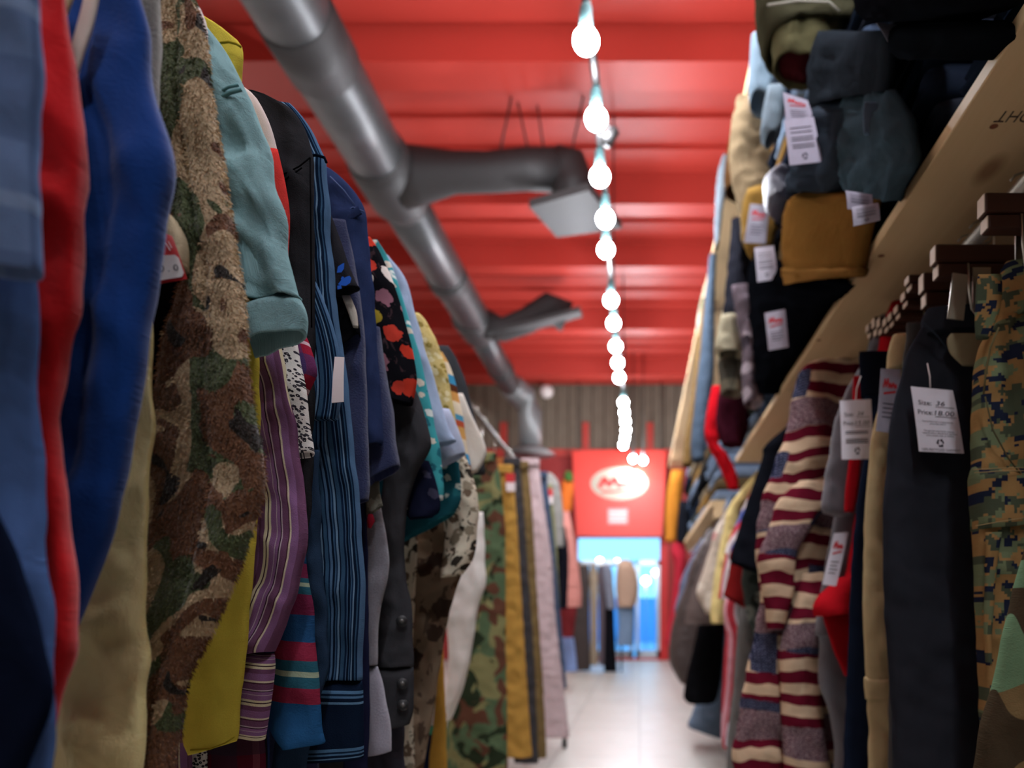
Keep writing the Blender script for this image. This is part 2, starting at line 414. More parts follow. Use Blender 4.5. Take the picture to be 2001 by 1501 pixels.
def recycle(cs, ct, r, asp):
    out = []
    for k in range(3):
        a0 = math.pi * (.5 + 2 * k / 3) + .35
        def p(rr, a): return (cs + rr * math.cos(a) * asp, ct - rr * math.sin(a))
        a1 = a0 + 1.15
        out.append(('poly', [p(r, a0), p(r * 1.02, (a0 + a1) / 2), p(r, a1), p(r * .58, a1), p(r * .6, (a0 + a1) / 2), p(r * .58, a0)]))
        out.append(('poly', [p(r * 1.3, a1), p(r * .82, a1 + .62), p(r * .32, a1)]))
    return out
def price_tag(parent, c, d, face='red', tilt=(0, 0, 0, 0), mat=None, full=False, string=None, sz='36', pr='18.00'):
    q = quad_px(c, d, tilt); o, nr = plate('price_tag', q, .0012, mat or PAPER, parent, .002)
    if face == 'red':
        lettering(q, nr, stroke([(.16, .30), (.24, .17), (.30, .29), (.38, .16), (.44, .30), (.52, .24), (.58, .30), (.66, .23), (.73, .29), (.84, .27)], .035) + stroke([(.2, .40), (.8, .36)], .018), REDINK, o, .002, 'logo')
        lettering(q, nr, [('poly', [(.2, t), (.8 - .1 * (i % 2), t), (.8 - .1 * (i % 2), t + .016), (.2, t + .016)]) for i, t in enumerate((.55, .62, .69, .76))], INK, o, .002)
    elif face == 'text':
        it = [('Size:', .12, .28, .42, .075), (sz, .52, .275, .74, .075, .3), ('Price:', .08, .43, .42, .075), (pr, .46, .43, .92, .075, .2)]
        it += [('poly', [(.5, .295), (.95, .295), (.95, .302), (.5, .302)]), ('poly', [(.46, .45), (.95, .45), (.95, .457), (.46, .457)])]
        if full:
            it += [('Hand picked and in respect to the', .15, .545, .85, .026), ('person that wears it', .32, .58, .68, .026), ('This garment was found, cleaned,', .15, .69, .85, .026),
                   ('repaired and or altered and may have', .12, .725, .9, .026), ('some certain wear or defects', .2, .76, .82, .026), ('100% RECYCLED GARMENT', .07, .985, .93, .04)]
        else:
            it += [('poly', [(.14, t), (.86, t), (.86, t + .014), (.14, t + .014)]) for t in (.53, .56, .66, .69, .72)]
        it += recycle(.5, .86, .062, .13 / .10)
        lettering(q, nr, it, INK, o, .002)
    elif face == 'lines':
        lettering(q, nr, [('poly', [(.15, t), (.85, t), (.85, t + .02), (.15, t + .02)]) for t in (.2, .3, .42, .48, .58, .64)] + recycle(.5, .84, .07, 1.2), INK, o, .002)
    if string:
        MB().tube([P(u, v, d + .003) for u, v in string], .0009, 6).build('string', CARD, o, True)
    return o
def line_px(name, pts, d, r, mat, parent):
    return MB().tube([P(u, v, d) for u, v in pts], r, 6).build(name, mat, parent, True)
# ------------------------------------------------------------------ the room
YB = 11.7; ZC = H + 3.43; XL, XR = -3.4, 1.3; YF = -2.6
t = NT('red painted deck'); v = t.uv('Object'); RED_PAINT = t.done(t.mix(t.math('MULTIPLY', t.noise(v, 1.6, 5), .5), 'ab362c', '9c2d26'), .45, t.noise(v, 60, 3), .06, spec=.35)
t = NT('floor tiles'); v = t.uv('Object'); br = t.n('ShaderNodeTexBrick'); t.l(v, br.inputs['Vector']); br.offset = 0.0
for i, c in ((1, 'b2afa7'), (2, 'a9a69e'), (3, '8d8a84')): br.inputs[i].default_value = lin(c)
br.inputs['Scale'].default_value = 1; br.inputs['Mortar Size'].default_value = .006; br.inputs['Brick Width'].default_value = .45; br.inputs['Row Height'].default_value = .45
FLOOR_M = t.done(t.mix(t.math('MULTIPLY', t.noise(v, 5, 5), .35), br.outputs[0], '9f9b92'), t.math('ADD', t.math('MULTIPLY', t.noise(v, 8, 4), .25), .26), None, spec=.5)
t = NT('brown boards'); v = t.uv('Object'); x = t.xyz(v)
bd = t.math('FRACT', t.math('MULTIPLY', x[0], 5.5)); ln = t.math('LESS_THAN', bd, .08)
BROWN_WALL = t.done(t.mix(ln, t.mix(t.noise(t.map(v, (6, 1, 1.5)), 3, 5), '7a6e5f', '574d42'), '241d18'), .85)
DARK_WALL = solid('3a322c', .9); PLASTER = solid('e4e0d8', .9); RED_WALL = solid('8e1f1c', .7)
struct('floor', MB().box(XL, XR, YF, YB + .3, -.1, 0), FLOOR_M)
cl = MB().box(XL, XR, YF, YB + .3, ZC, ZC + .1)
y = YF
while y < YB - .2: cl.box(XL, XR, y, y + .2, ZC - .03, ZC); y += .36      # ribs of the steel deck
struct('ceiling', cl, RED_PAINT)
for i, (yy, wd, dp) in enumerate(((1.2, .16, .26), (3.35, .16, .26), (4.5, .26, .22), (6.05, .18, .24), (7.15, .18, .24), (8.7, .22, .26), (10.4, .2, .26))):
    b = MB().box(XL, XR, yy, yy + wd, ZC - dp, ZC)
    struct('trim_%d' % (i + 1), b, RED_PAINT)
struct('wall_left', MB().box(XL - .1, XL, YF, YB + .3, 0, ZC), PLASTER)
struct('wall_right', MB().box(XR, XR + .1, YF, YB + .3, 0, ZC), DARK_WALL)
struct('wall_behind', MB().box(XL, XR, YF - .1, YF, 0, ZC), solid('77726b', .9))
DX0, DX1, DZ = (1128 - U0) * YB / F, (1290 - U0) * YB / F, H + (V0 - 1050) * YB / F
zb = H + (V0 - 885) * YB / F
wf = MB().box(XL, DX0, YB, YB + .2, 0, zb).box(DX1, XR, YB, YB + .2, 0, zb).box(DX0, DX1, YB, YB + .2, DZ, zb)
struct('wall_far', wf, RED_WALL)
bw = MB().box(XL, XR, YB, YB + .2, zb, ZC); struct('wall_transom', bw, BROWN_WALL)
tr = MB()
for u in (985, 1145, 1270): tr.box((u - U0) * YB / F - .05, (u - U0) * YB / F + .05, YB - .06, YB, zb, ZC - .6)
tr.box(XL, XR, YB - .05, YB, zb - .06, zb + .05); struct('trim_8', tr, RED_PAINT)
SILVER = solid('b8c4cc', .35, .8); t = NT('clear glass'); t.b.inputs['Transmission Weight'].default_value = 1; t.b.inputs['Roughness'].default_value = 0; t.b.inputs['IOR'].default_value = 1.1
t.b.inputs['Base Color'].default_value = (.85, .95, 1, 1); GLASS = t.m
dr = MB(); xm = (1240 - U0) * YB / F
for a, b in ((DX0, xm - .02), (xm + .02, DX1)):
    dr.box(a, a + .05, YB + .08, YB + .12, .02, DZ - .35).box(b - .05, b, YB + .08, YB + .12, .02, DZ - .35).box(a, b, YB + .08, YB + .12, .02, .14).box(a, b, YB + .08, YB + .12, DZ - .42, DZ - .35)
d1 = struct('door_1', dr, SILVER)
gl = MB().box(DX0 + .05, xm - .07, YB + .095, YB + .105, .14, DZ - .42).box(xm + .07, DX1 - .05, YB + .095, YB + .105, .14, DZ - .42).build('glass_pane', GLASS, d1)
MB().tube([(xm - .05, YB + .06, .85), (xm - .05, YB + .06, 1.15)], .012).build('handle', STEEL, d1, True)
struct('trim_9', MB().box(DX0 - .08, DX0, YB - .03, YB, 0, DZ).box(DX1, DX1 + .12, YB - .03, YB, 0, DZ).box(DX0, DX1, YB - .03, YB + .2, .0, .025), RED)
# street outside
struct('pavement_outside', MB().box(-6, 6, YB + .3, YB + 9, -.06, -.02), solid('9cc4e4', .7))
BLUE = solid('7cbcf0', .6)
struct('wall_outside', MB().box(-6, 6, YB + 7, YB + 7.3, 0, 1.05), BLUE)
# ------------------------------------------------------------------ lamps on the track, plus added unseen bulbs overhead
ORD = 'first second third fourth fifth sixth seventh eighth ninth tenth eleventh twelfth thirteenth fourteenth fifteenth sixteenth seventeenth eighteenth nineteenth twentieth'.split() + ['twenty-' + k for k in 'first second third fourth fifth sixth seventh'.split()]
ZL = 1.98
BULB_M = glow('f3f7ff', BULB_STRENGTH)
SOCK = solid('3c5a5c', .5); 
seen = [(1145, 80), (1165, 232), (1172, 345), (1183, 428), (1184, 488), (1194, 587), (1199, 632), (1203, 677), (1207, 709), (1210, 738), (1218, 787), (1220, 806), (1222, 824), (1223, 841), (1221, 856), (1218, 870), (1237, 897), (1257, 900), (1238, 928)]
bulbs = [(P(u, v, ZL * F / (V0 - v)), True) for u, v in seen] + [(Vector((.22, yy, H + 2.3)), False) for yy in (2.6, 2.1, 1.6, 1.1, .6, .1, -.4, -.9, -1.4)]  # the second list holds unseen bulbs added to light the near clothes
def pend(p, vis, i):
    lab = '%s glowing round bulb along the track, counted from the camera end' % ORD[i] if vis else 'glowing round bulb hung higher overhead, out of the picture'
    T = thing('pendant_bulb', lab, 'lamp', p, 'glowing bulbs on the ceiling track')
    MB().sphere(p, .043, 18, 12).build('bulb', BULB_M, T, True)
    MB().tube([p + Vector((0, 0, .038)), p + Vector((0, 0, .05)), p + Vector((0, 0, .115)), p + Vector((0, 0, .13))], [.017, .024, .022, .012], 12).build('socket', SOCK, T, True)
for i, (p, vis) in enumerate(bulbs): pend(p, vis, i)
tk = MB(); pts = sorted([p + Vector((0, 0, .14)) for p, vis in bulbs if vis and p.y < 9.6], key=lambda q: q.y)
tk.tube(pts, .016, 8)
T = thing('lighting_track', 'thin dark track carrying the row of glowing bulbs above the aisle', 'lighting track', pts[0])
tk.build('track', DARKSTEEL, T, True)
for p in pts[6::4] + [b + Vector((0, 0, .12)) for b, vis in bulbs if b.y >= 9.6 or not vis]: MB().tube([p, (p.x, p.y, ZC)], .006, 6).build('rod', BLACK, T, True)
# small white globe high on the far wall and a spotlight on the track
p = P(1068, 765, 11.3); T = thing('globe_lamp', 'small unlit white globe lamp in front of the brown boards', 'lamp', p)
MB().sphere(p, .1).build('globe', solid('d9cfca', .4), T, True); MB().tube([p + Vector((0, .06, .05)), p + Vector((0, .4, .12))], .03).build('bracket', solid('d9cfca', .4), T, True)
p = P(1187, 268, 3.2); T = thing('spotlight', 'small black spotlight clipped beside the second bulb on the track', 'lamp', p)
MB().tube([p + Vector((-.01, 0, -.02)), p + Vector((.03, .02, .04))], [.03, .022], 12).build('head', DARKSTEEL, T, True); MB().tube([p + Vector((.02, .02, .03)), p + Vector((-.03, .04, .12))], .008, 8).build('arm', DARKSTEEL, T, True)
# ------------------------------------------------------------------ ventilation duct
t = NT('galvanised duct'); v = t.uv('Object'); sp = t.math('FRACT', t.math('MULTIPLY', t.math('ADD', t.xyz(v)[1], 20.0), 9.0))
DUCT = t.done(t.mix(t.noise(v, 9, 4), '4c4c4d', '363637'), .42, t.math('LESS_THAN', sp, .12), .25, .55, .5)
DUCT_D = solid('262323', .6, .2)
ZD = H + 2.9; XD = -1.685
D = thing('ventilation_duct', 'grey round ventilation duct running along under the red ceiling', 'duct', (XD, 2, ZD))
MB().tube([(XD, -1.5 + i * .65, ZD) for i in range(11)], .185, 32).build('pipe', DUCT, D, True)
MB().tube([(XD, 5.4, ZD), (XD, 5.9, ZD), (XD + .02, 7.6, ZD)], .165, 32).build('pipe', DUCT, D, True)
MB().tube([(XD + .02, 7.7, ZD), (XD, 8.6, ZD), (XD, 9.9, ZD)], .14, 32).build('pipe', DUCT, D, True)
for ya, yb, r in ((3.72, 4.08, .195), (6.6, 6.8, .175), (9.2, 9.35, .15)): MB().tube([(XD, ya, ZD), (XD, yb, ZD)], r, 32).build('coupling', DUCT_D, D, True)
MB().tube([(XD, 4.85, ZD), (XD, 4.95, ZD), (XD, 5.35, ZD), (XD, 5.48, ZD)], [.19, .205, .205, .17], 32).build('tee', DUCT_D, D, True)
MB().tube([(XD, 7.5, ZD), (XD, 7.6, ZD), (XD, 8.0, ZD), (XD, 8.1, ZD)], [.165, .185, .17, .142], 32).build('tee', DUCT_D, D, True)
b1 = [(XD + .1, 5.15, ZD), (XD + .25, 5.13, ZD), (XD + .45, 5.1, ZD), (-1.0, 5.08, ZD - .01), (-.75, 5.08, ZD + .01), (-.52, 5.1, ZD + .015)]
MB().tube(b1, [.2, .17, .13, .125, .13, .135], 28).build('branch', DUCT_D, D, True)
MB().tube([(-.56, 5.1, ZD + .04), (-.47, 5.1, ZD + .02), (-.44, 5.1, ZD - .08), (-.44, 5.1, ZD - .25)], [.13, .14, .14, .15], 28).build('elbow', DUCT_D, D, True)
zz = H + 2.6
q = [P(1150, 372, 2.6 * F / (V0 - 372)), P(1215, 430, 5.25), P(1088, 464, 2.6 * F / (V0 - 464)), P(1034, 405, 2.6 * F / (V0 - 405))]
for k in q: k.z = zz
MB().prism(q, (0, 0, .05)).build('diffuser', solid('343333', .7), D)
b2 = [(XD + .1, 7.8, ZD), (XD + .3, 7.8, ZD - .06), (-1.15, 7.85, ZD + .05), (-.95, 7.9, ZD + .2), (-.75, 7.95, ZD + .12)]
MB().tube(b2, [.15, .12, .13, .15, .16], 24).build('flexible_hose', solid('2a2626', .9), D, True)
q = [P(1132, 608, 7.6), P(1138, 620, 7.9), P(985, 662, 7.9), P(950, 655, 7.7)]
MB().prism(q, (0, 0, .05)).build('diffuser', solid('343333', .7), D)
MB().tube([(XD, 9.9, ZD), (XD + .03, 10.1, ZD), (XD + .12, 10.3, ZD - .06), (XD + .2, 10.4, ZD - .25), (XD + .2, 10.4, ZD - .75)], [.14, .17, .18, .16, .15], 24).build('elbow', solid('6a6a6a', .45, .4), D, True)
MB().tube([(XD + .2, 10.4, ZD - .7), (XD + .2, 10.4, ZD - .8)], [.16, .34], 24).build('diffuser', solid('5a5656', .5, .3), D, True)
for i, pts in enumerate(([(1000, 182), (978, 292)], [(1012, 200), (1032, 294)], [(1050, 205), (1062, 290)], [(1140, 140), (1118, 292)], [(735, 30), (738, 330)], [(1172, 700), (1172, 700)])[:5]):
    (u, v0), (u2, v1) = pts; a = P(u, v0, 5.1); a.z = min(a.z, ZC - .02)
    MB().tube([a, P(u2, v1, 5.1)], .007, 6).build('hanger_wire', BLACK, D, True)
# ------------------------------------------------------------------ red banner over the door
yb = YB - .25; q = quad_px([(1118, 880), (1302, 880), (1294, 1048), (1126, 1048)], yb)
T = thing('hanging_banner', 'red hanging banner with white oval emblem above the far doorway', 'sign', (q[3] + q[2]) / 2)
o, nr = plate('panel', q, .03, solid('d8301f', .5), T)
oval = [(.5 + .315 * math.cos(a * math.pi / 20), .39 + .19 * math.sin(a * math.pi / 20)) for a in range(40)]
e = lettering(q, nr, [('poly', oval)], solid('b3a998', .8), T, 0, 'oval_emblem', .004)
lettering(q, nr, stroke([(.28, .44), (.34, .32), (.39, .42), (.45, .32), (.5, .43), (.56, .38), (.6, .43), (.66, .38), (.74, .42)], .024) + stroke([(.3, .485), (.7, .465)], .014), RED, e, 0, 'script_lettering', .007)
e = lettering(q, nr, [('poly', [(.37, .68), (.6, .68), (.6, .86), (.37, .86)])], solid('e79a98', .6), T, 0, 'text_panel', .004)
lettering(q, nr, [('poly', [(.39, a), (.58, a), (.58, a + .025), (.39, a + .025)]) for a in (.71, .76, .81)], solid('f3dada', .6), e, 0, 'text_lines', .007)
for s in (.06, .94): MB().tube([quad_pt(q, s, 0) - Vector((0, 0, .02)), (quad_pt(q, s, 0).x, quad_pt(q, s, 0).y, ZC)], .008, 6).build('hanging_cord', BLACK, T, True)
for i, (u, v, r, lab) in enumerate(((1172, 1097, .055, 'bright white lamp shining outside above the dark coats'), (1206, 1099, .05, 'small bluish lamp outside beside the tan jacket'), (1262, 1135, .07, 'large white lamp outside behind the glass door'), (1281, 1119, .055, 'white lamp outside near the red door frame'))):
    p = P(u, v, YB + 1.6); T = thing('street_lamp', lab, 'lamp', p, 'bright lamps outside the door')
    MB().sphere(p, r).build('globe', glow('e8fff8', 14), T, True); MB().tube([p - Vector((0, 0, r)), (p.x, p.y, -.02)], .01, 6).build('post', SILVER, T, True)
# ------------------------------------------------------------------ the rack of shirts along the aisle, front to back
def L(rows, w_=260): return [(v, u - w_, u) for v, u in rows]
def seam(T, pts, d, mat, r=.0012): return line_px('seam', pts, d, r, mat, T)
SG = 'shirts crowded along the rack'
def shirt(*a, **k):
    k.setdefault('group', SG); T = garment(*a, **k)
    return T
T = shirt('plaid_shirt', 'pale slate-blue plaid shirt hem at the very front of the crowded rack', 'shirt', .365, plaid('60769a', '485a7c', '7e93b2', .09), [(v, -190, 70) for v in (-90, 0, 150, 300, 450, 520)], t=.022, part='shirt_front', body=None, fold=1.2)
T = shirt('blue_shirt', 'dusty blue cotton shirt hanging below the pale plaid hem', 'shirt', .40, plain('46608f', var=.2), L([(430, 70), (530, 70), (700, 68), (830, 67), (1000, 76), (1180, 95), (1330, 101), (1420, 98), (1520, 92), (1650, 88)]), t=.024, part='shirt_front', fold=1.4)
T = shirt('navy_trousers', 'very dark navy cloth draped low beside the dusty blue shirt', 'trousers', .372, plain('0e1424'), L([(990, -10), (1030, 2), (1100, 30), (1180, 55), (1250, 78), (1330, 95), (1400, 90), (1460, 68), (1520, 40), (1640, 10)]), t=.02, part='trouser_leg')
T = shirt('red_sweatshirt', 'bright red fleece sweatshirt between dusty blue shirt and royal blue sweater', 'sweatshirt', .43, plain('b5161a', 500, .9, .95, .3, .2, .22), L([(-100, 112), (-20, 120), (0, 123), (90, 136), (200, 149), (280, 158), (340, 161), (400, 158), (500, 149), (650, 135), (760, 116), (830, 106), (900, 113), (1050, 132), (1150, 143), (1250, 143), (1320, 126), (1400, 108), (1500, 86), (1620, 66)]), t=.03, body=None, fold=1.3)
B = shirt('royal_blue_sweater', 'royal blue fleece sweater with white shoulder stripe beside red sweatshirt', 'sweater', .475, plain('123878', 500, .8, .95, .3, .2, .25), L([(-100, 256), (-20, 270), (0, 275), (60, 288), (140, 291), (210, 304), (290, 331), (340, 336), (420, 323), (500, 308), (600, 295), (700, 280), (800, 265), (950, 237), (1020, 221), (1100, 192), (1230, 143), (1310, 116), (1400, 90), (1560, 60)], 290), t=.034, fold=.8, body=None, groove=(.66, .006))
st = cloth('shoulder_stripe', [(-40, 168, 199), (0, 164, 192), (50, 152, 181), (100, 139, 165), (140, 136, 153), (172, 141, 145)], .4505, .004, plain('d8cfc4'), B, .15, 3, opened=False)
cloth('shoulder_stripe', [(-40, 118, 150), (0, 116, 141), (36, 118, 126)], .4505, .004, plain('d8cfa8'), B, .15, 4, opened=False)
T = shirt('grey_sweatshirt', 'heather grey sweatshirt edge showing between blue sweater and fleece camouflage jacket', 'sweatshirt', .522, fuzz('8a8780', '6f6c66'), L([(-90, 306), (0, 308), (100, 309), (180, 309), (215, 304), (260, 296), (330, 290), (420, 286)], 160), t=.022, body=None)
T = shirt('black_jacket', 'black jacket with cream cuff and red price tag deep between the sleeves', 'jacket', .615, plain('0b0b0d'), [(360, 270, 385), (450, 270, 390), (600, 270, 385), (720, 270, 350), (900, 260, 330)], t=.014, body=None)
cloth('cuff', [(414, 300, 327), (425, 300, 340), (442, 300, 351), (470, 326, 362), (500, 338, 364), (522, 346, 362)], .568, .018, plain('b3a487', 500), T, .6, 7)
q = [(316, 452), (337, 462), (366, 545), (300, 556)]; q = quad_px(q, .545, (0, .004, .006, 0)); o, nr = plate('price_tag', q, .0012, solid('c4201e', .5), T, .001)
e = lettering(q, nr, [('poly', [(.05, .47), (.78, .45), (.92, .52), (.95, .86), (.86, .94), (.05, .95)])], solid('ece4dc', .7), o, .001, 'price_label', .0008)
lettering(q, nr, [('0 . 0', .12, .8, .8, .14)], INK, e, .001, 'lettering', .0014)
lettering(q, nr, [('poly', [(.3, .2), (.36, .2), (.62, .36), (.56, .36)]), ('poly', [(.5, .16), (.55, .16), (.72, .3), (.66, .3)])], CARD, o, .001, 'lettering', .0008)
T = shirt('satin_jacket', 'cream satin jacket panel showing below the royal blue sweater', 'jacket', .545, plain('d8c98c', 1500, 1.6, .4, .6, 0, .1, .5), L([(520, 297), (600, 299), (700, 300), (850, 294), (1000, 288), (1100, 285), (1200, 288), (1278, 293), (1330, 286), (1400, 282), (1500, 276), (1620, 272)], 270), t=.02, part='jacket_front', fold=1.7, body=None)
CAMO_F = camo(('c8ae88', '56603c', '7a5236', '2a221a'), 22, (1.0, .65), 0.0, True, (.495, .545, .625))
T = shirt('fleece_jacket', 'fuzzy fleece camouflage jacket in tan, olive and brown', 'jacket', .588, CAMO_F, [(-90, 250, 350), (0, 290, 378), (50, 295, 395), (150, 300, 404), (250, 305, 418), (350, 318, 433), (450, 335, 452), (540, 360, 466), (600, 345, 473), (680, 320, 479), (760, 308, 488), (840, 300, 502), (900, 296, 512), (945, 293, 517), (985, 291, 509), (1060, 289, 482), (1170, 287, 441), (1260, 285, 395), (1330, 282, 360), (1390, 280, 350), (1440, 281, 343), (1510, 283, 336), (1640, 285, 330)], t=.03, fold=.8, body=None, groove=(.52, .007))
pile(T.children[0], 30000, .0034, .0004, CAMO_F, T)
T = shirt('white_blouse', 'off-white blouse shoulder peeking over the fleece camouflage jacket', 'blouse', .612, plain('cfc4c0'), [(-30, 330, 360), (5, 335, 384), (20, 335, 393), (45, 340, 402), (85, 360, 402), (120, 360, 398)], t=.016, part='shoulder', body=None)
TEAL = plain('7d9fa2', 1100, 1.5, .9, .5)
T = shirt('teal_shirt', 'dusty teal short-sleeved work shirt with a folded sleeve cuff', 'shirt', .645, TEAL, [(350, 48, 405, 48), (350, 60, 414, 62), (350, 95, 432, 96), (355, 140, 455, 140), (365, 178, 472, 178), (375, 260, 511, 260), (380, 370, 542, 370), (390, 480, 563, 480), (400, 590, 580, 575), (400, 612, 586, 582)], t=.034, fold=3.0, body=True)
cloth('sleeve_cuff', [(395, 612, 583, 580), (398, 640, 592, 603), (402, 668, 595, 622), (405, 698, 592, 648)], .645, .04, TEAL, T, 1.0, 21)
seam(T, [(408, 202), (425, 193), (450, 181), (472, 175)], .628, plain('5d8486'), .0016); seam(T, [(408, 190), (425, 182), (447, 170), (466, 166)], .628, plain('5d8486'), .0012)
YEL = plain('c9b848', 1000, 1.1)
T = shirt('yellow_shirt', 'mustard yellow long-sleeved shirt with shoulder above and sleeve below the teal shirt', 'shirt', .672, YEL, [(36, 375, 400), (50, 375, 425), (72, 375, 452), (90, 380, 470), (125, 385, 474), (180, 390, 473), (320, 395, 474), (480, 400, 484), (620, 410, 500), (700, 425, 504), (850, 430, 506), (960, 436, 506), (1040, 430, 499), (1110, 425, 494), (1180, 402, 488), (1250, 376, 481), (1320, 353, 474), (1400, 361, 466), (362, 1445, 460, 1438), (374, 1474, 456, 1448)], t=.022, body=True, fold=1.0, bmat=YEL)
seam(T, [(372, 1466), (410, 1464), (440, 1452), (457, 1440)], .659, plain('8a7a24'), .0008); seam(T, [(430, 84), (447, 82), (462, 86), (471, 92)], .66, plain('8a7a24'), .001)
PUR = [(0, '6e4a66'), (.12, 'd8cfae'), (.19, '3a2230'), (.22, 'd8cfae'), (.28, '87618a'), (.42, 'b9a6b0'), (.44, '87618a'), (.52, '33202c'), (.55, 'b9a6b0'), (.58, '6e4a66'), (.74, '4c2c3c'), (.77, 'd0c4ac'), (.82, '87618a')]
T = shirt('purple_striped_shirt', 'plum shirt sleeve with cream vertical stripes and matching cuff', 'shirt', .70, stripes(.034, PUR, 0, 1000, 0.0, .004), [(600, 450, 534), (665, 460, 546), (740, 470, 560), (800, 480, 568), (850, 483, 577), (900, 484, 585), (990, 485, 596), (1080, 484, 596), (1150, 482, 579), (1210, 480, 560), (1274, 481, 535)], t=.026, body=True, fold=1.2)
cloth('cuff', [(480, 1274, 535, 1278), (474, 1340, 530, 1346), (463, 1434, 515, 1443)], .70, .024, stripes(.030, PUR, 1), T, .5, 22)
T = shirt('white_floral_shirt', 'white short-sleeved shirt with tiny black floral print', 'shirt', .716, floral('d9d6d0', ('2c2b30', '3c3a42'), 330, .46, None, 1.0, False), [(600, 480, 560), (650, 500, 574), (700, 510, 585), (760, 515, 595), (820, 520, 604), (530, 862, 609, 862), (535, 897, 611, 882)], t=.026, fold=.8, body=True)
T = shirt('red_plaid_shirt', 'red and navy plaid sleeve tip behind the white floral sleeve', 'shirt', .732, plaid('8e2438', '2a3a66', 'c8b8c0', .045), [(600, 520, 570), (640, 530, 590), (690, 540, 610), (728, 545, 621), (750, 560, 612), (772, 580, 600)], t=.02, fold=.7, body=True)
T = shirt('white_and_pink_sweater', 'white sweater shoulder fading to coral red beside the black shirt', 'sweater', .728, stripes(.6, [(0, 'c9bcb8'), (.28, 'c9bcb8'), (.325, 'c9a8a4')], 1), [(172, 410, 480), (190, 415, 500), (220, 425, 518), (250, 430, 530), (300, 436, 543), (350, 440, 553), (420, 445, 560)], t=.016, part='shoulder', fold=.5, body=None)
cloth('red_panel', [(292, 440, 543), (320, 442, 549), (360, 446, 557), (420, 450, 564), (500, 455, 562)], .7255, .018, plain('c23a36'), T, .4, 31)
BLK = plain('2b2b2e', 1000, 1.2)
T = shirt('black_shirt', 'plain black button-up shirt with visible shoulder seam beside coral sweater', 'shirt', .765, BLK, [(176, 430, 482), (183, 440, 516), (198, 450, 546), (215, 455, 571), (240, 460, 588), (270, 465, 602), (300, 470, 609), (340, 480, 612), (500, 490, 612), (700, 495, 613), (900, 500, 608), (1050, 500, 604), (1200, 505, 600)], t=.028, fold=1.3, body=True)
SB = plain('0c0c0e'); seam(T, [(540, 345), (560, 338), (585, 325), (606, 308)], .7485, SB, .0007); seam(T, [(606, 308), (607, 400), (608, 520), (609, 640)], .7495, SB, .0007); seam(T, [(545, 360), (565, 345), (590, 328)], .7485, SB, .0007)
RB = [(0, '24507a'), (.41, '842a40'), (.47, '2a5868'), (.51, '9aa890'), (.53, '2a5868'), (.57, '842a40'), (.64, '244a72'), (.74, '6c2844'), (.82, '2a5868'), (.845, '9aa890'), (.86, '2a5868'), (.88, '6c2844'), (.94, '1d3f60')]
T = shirt('red_and_teal_striped_shirt', 'teal blue sleeve with broad red and pale cross stripes', 'shirt', .748, stripes(.25, RB, 1, 500, .12), [(1075, 545, 596), (1110, 552, 602), (1180, 548, 609), (1290, 536, 619), (1390, 524, 627), (1430, 532, 631), (555, 1458, 634, 1450)], t=.024, fold=1.0, body=None)
BS = [(0, '14233a'), (0.025, '4a6684'), (0.075, '0f1a2a'), (0.125, '3c5874'), (0.15, '1a2e48'), (0.18, '648099'), (0.23, '101c2e'), (0.26, '324e68'), (0.35, '14233a'), (0.4, '4a6684'), (0.42, '0f1a2a'), (0.47, '3c5874'), (0.49, '1a2e48'), (0.52, '648099'), (0.55, '101c2e'), (0.6, '324e68'), (0.625, '14233a'), (0.65, '4a6684'), (0.74, '0f1a2a'), (0.77, '3c5874'), (0.82, '1a2e48'), (0.87, '648099'), (0.9, '101c2e'), (0.93, '324e68')]
BSM = stripes(.046, BS, 0, 1100)
T = shirt('blue_striped_shirt', 'navy long-sleeved shirt with pale blue vertical stripes and wide cuff', 'shirt', .81, BSM, [(205, 500, 568), (225, 515, 588), (260, 530, 612), (300, 545, 631), (315, 550, 637), (400, 560, 641), (500, 575, 647), (620, 590, 661), (800, 595, 682), (1000, 600, 702), (1100, 602, 710), (1200, 604, 711), (1326, 608, 708)], t=.03, fold=1.1, body=True)
cloth('cuff', [(606, 1326, 708, 1330), (602, 1400, 709, 1400), (596, 1488, 709, 1480)], .81, .03, stripes(.055, [(0, '131e30'), (.3, '131e30'), (.42, '5c7f9c'), (.46, '131e30'), (.52, '4c6f8e'), (.56, '17263a'), (.6, '4c6f8e'), (.66, '131e30')], 1), T, .4, 41)
seam(T, [(604, 305), (618, 303), (634, 308), (638, 318)], .793, plain('0c1420'), .0014)
q = quad_px([(654, 697), (672, 698), (671, 785), (648, 787)], .762); plate('hang_tag', q, .0012, CARD, T, .001)
T2 = cloth('placket', [(540, 585, 612), (570, 590, 626), (610, 596, 642), (650, 600, 655), (690, 602, 663), (760, 604, 668), (820, 604, 660)], .776, .01, BSM, T, .4, 42, opened=False)
T = shirt('embroidered_black_shirt', 'black short sleeve with a small blue embroidered bird', 'shirt', .845, plain('26262a', 700), [(420, 600, 648), (470, 615, 665), (520, 630, 682), (555, 640, 696), (640, 575, 702, 562)], t=.02, fold=.8, body=True)
q = quad_px([(658, 515), (686, 515), (688, 560), (660, 560)], .828); nr = Vector((0, -1, 0))
BIRD = plain('2f62c4', 700, .4)
lettering(q, nr, [('poly', [(.0, .42), (.1, .15), (.42, .02), (.55, .0), (.5, .25), (.32, .4)]), ('poly', [(.05, .92), (.3, .72), (.62, .6), (.88, .55), (1.0, .66), (.9, .86), (.6, .98), (.3, .97)]), ('poly', [(.25, .7), (.35, .58), (.5, .6), (.45, .72)]), ('poly', [(.0, .98), (.25, .95), (.3, 1.1), (.0, 1.15)])], BIRD, T, 0, 'embroidered_bird', .001)
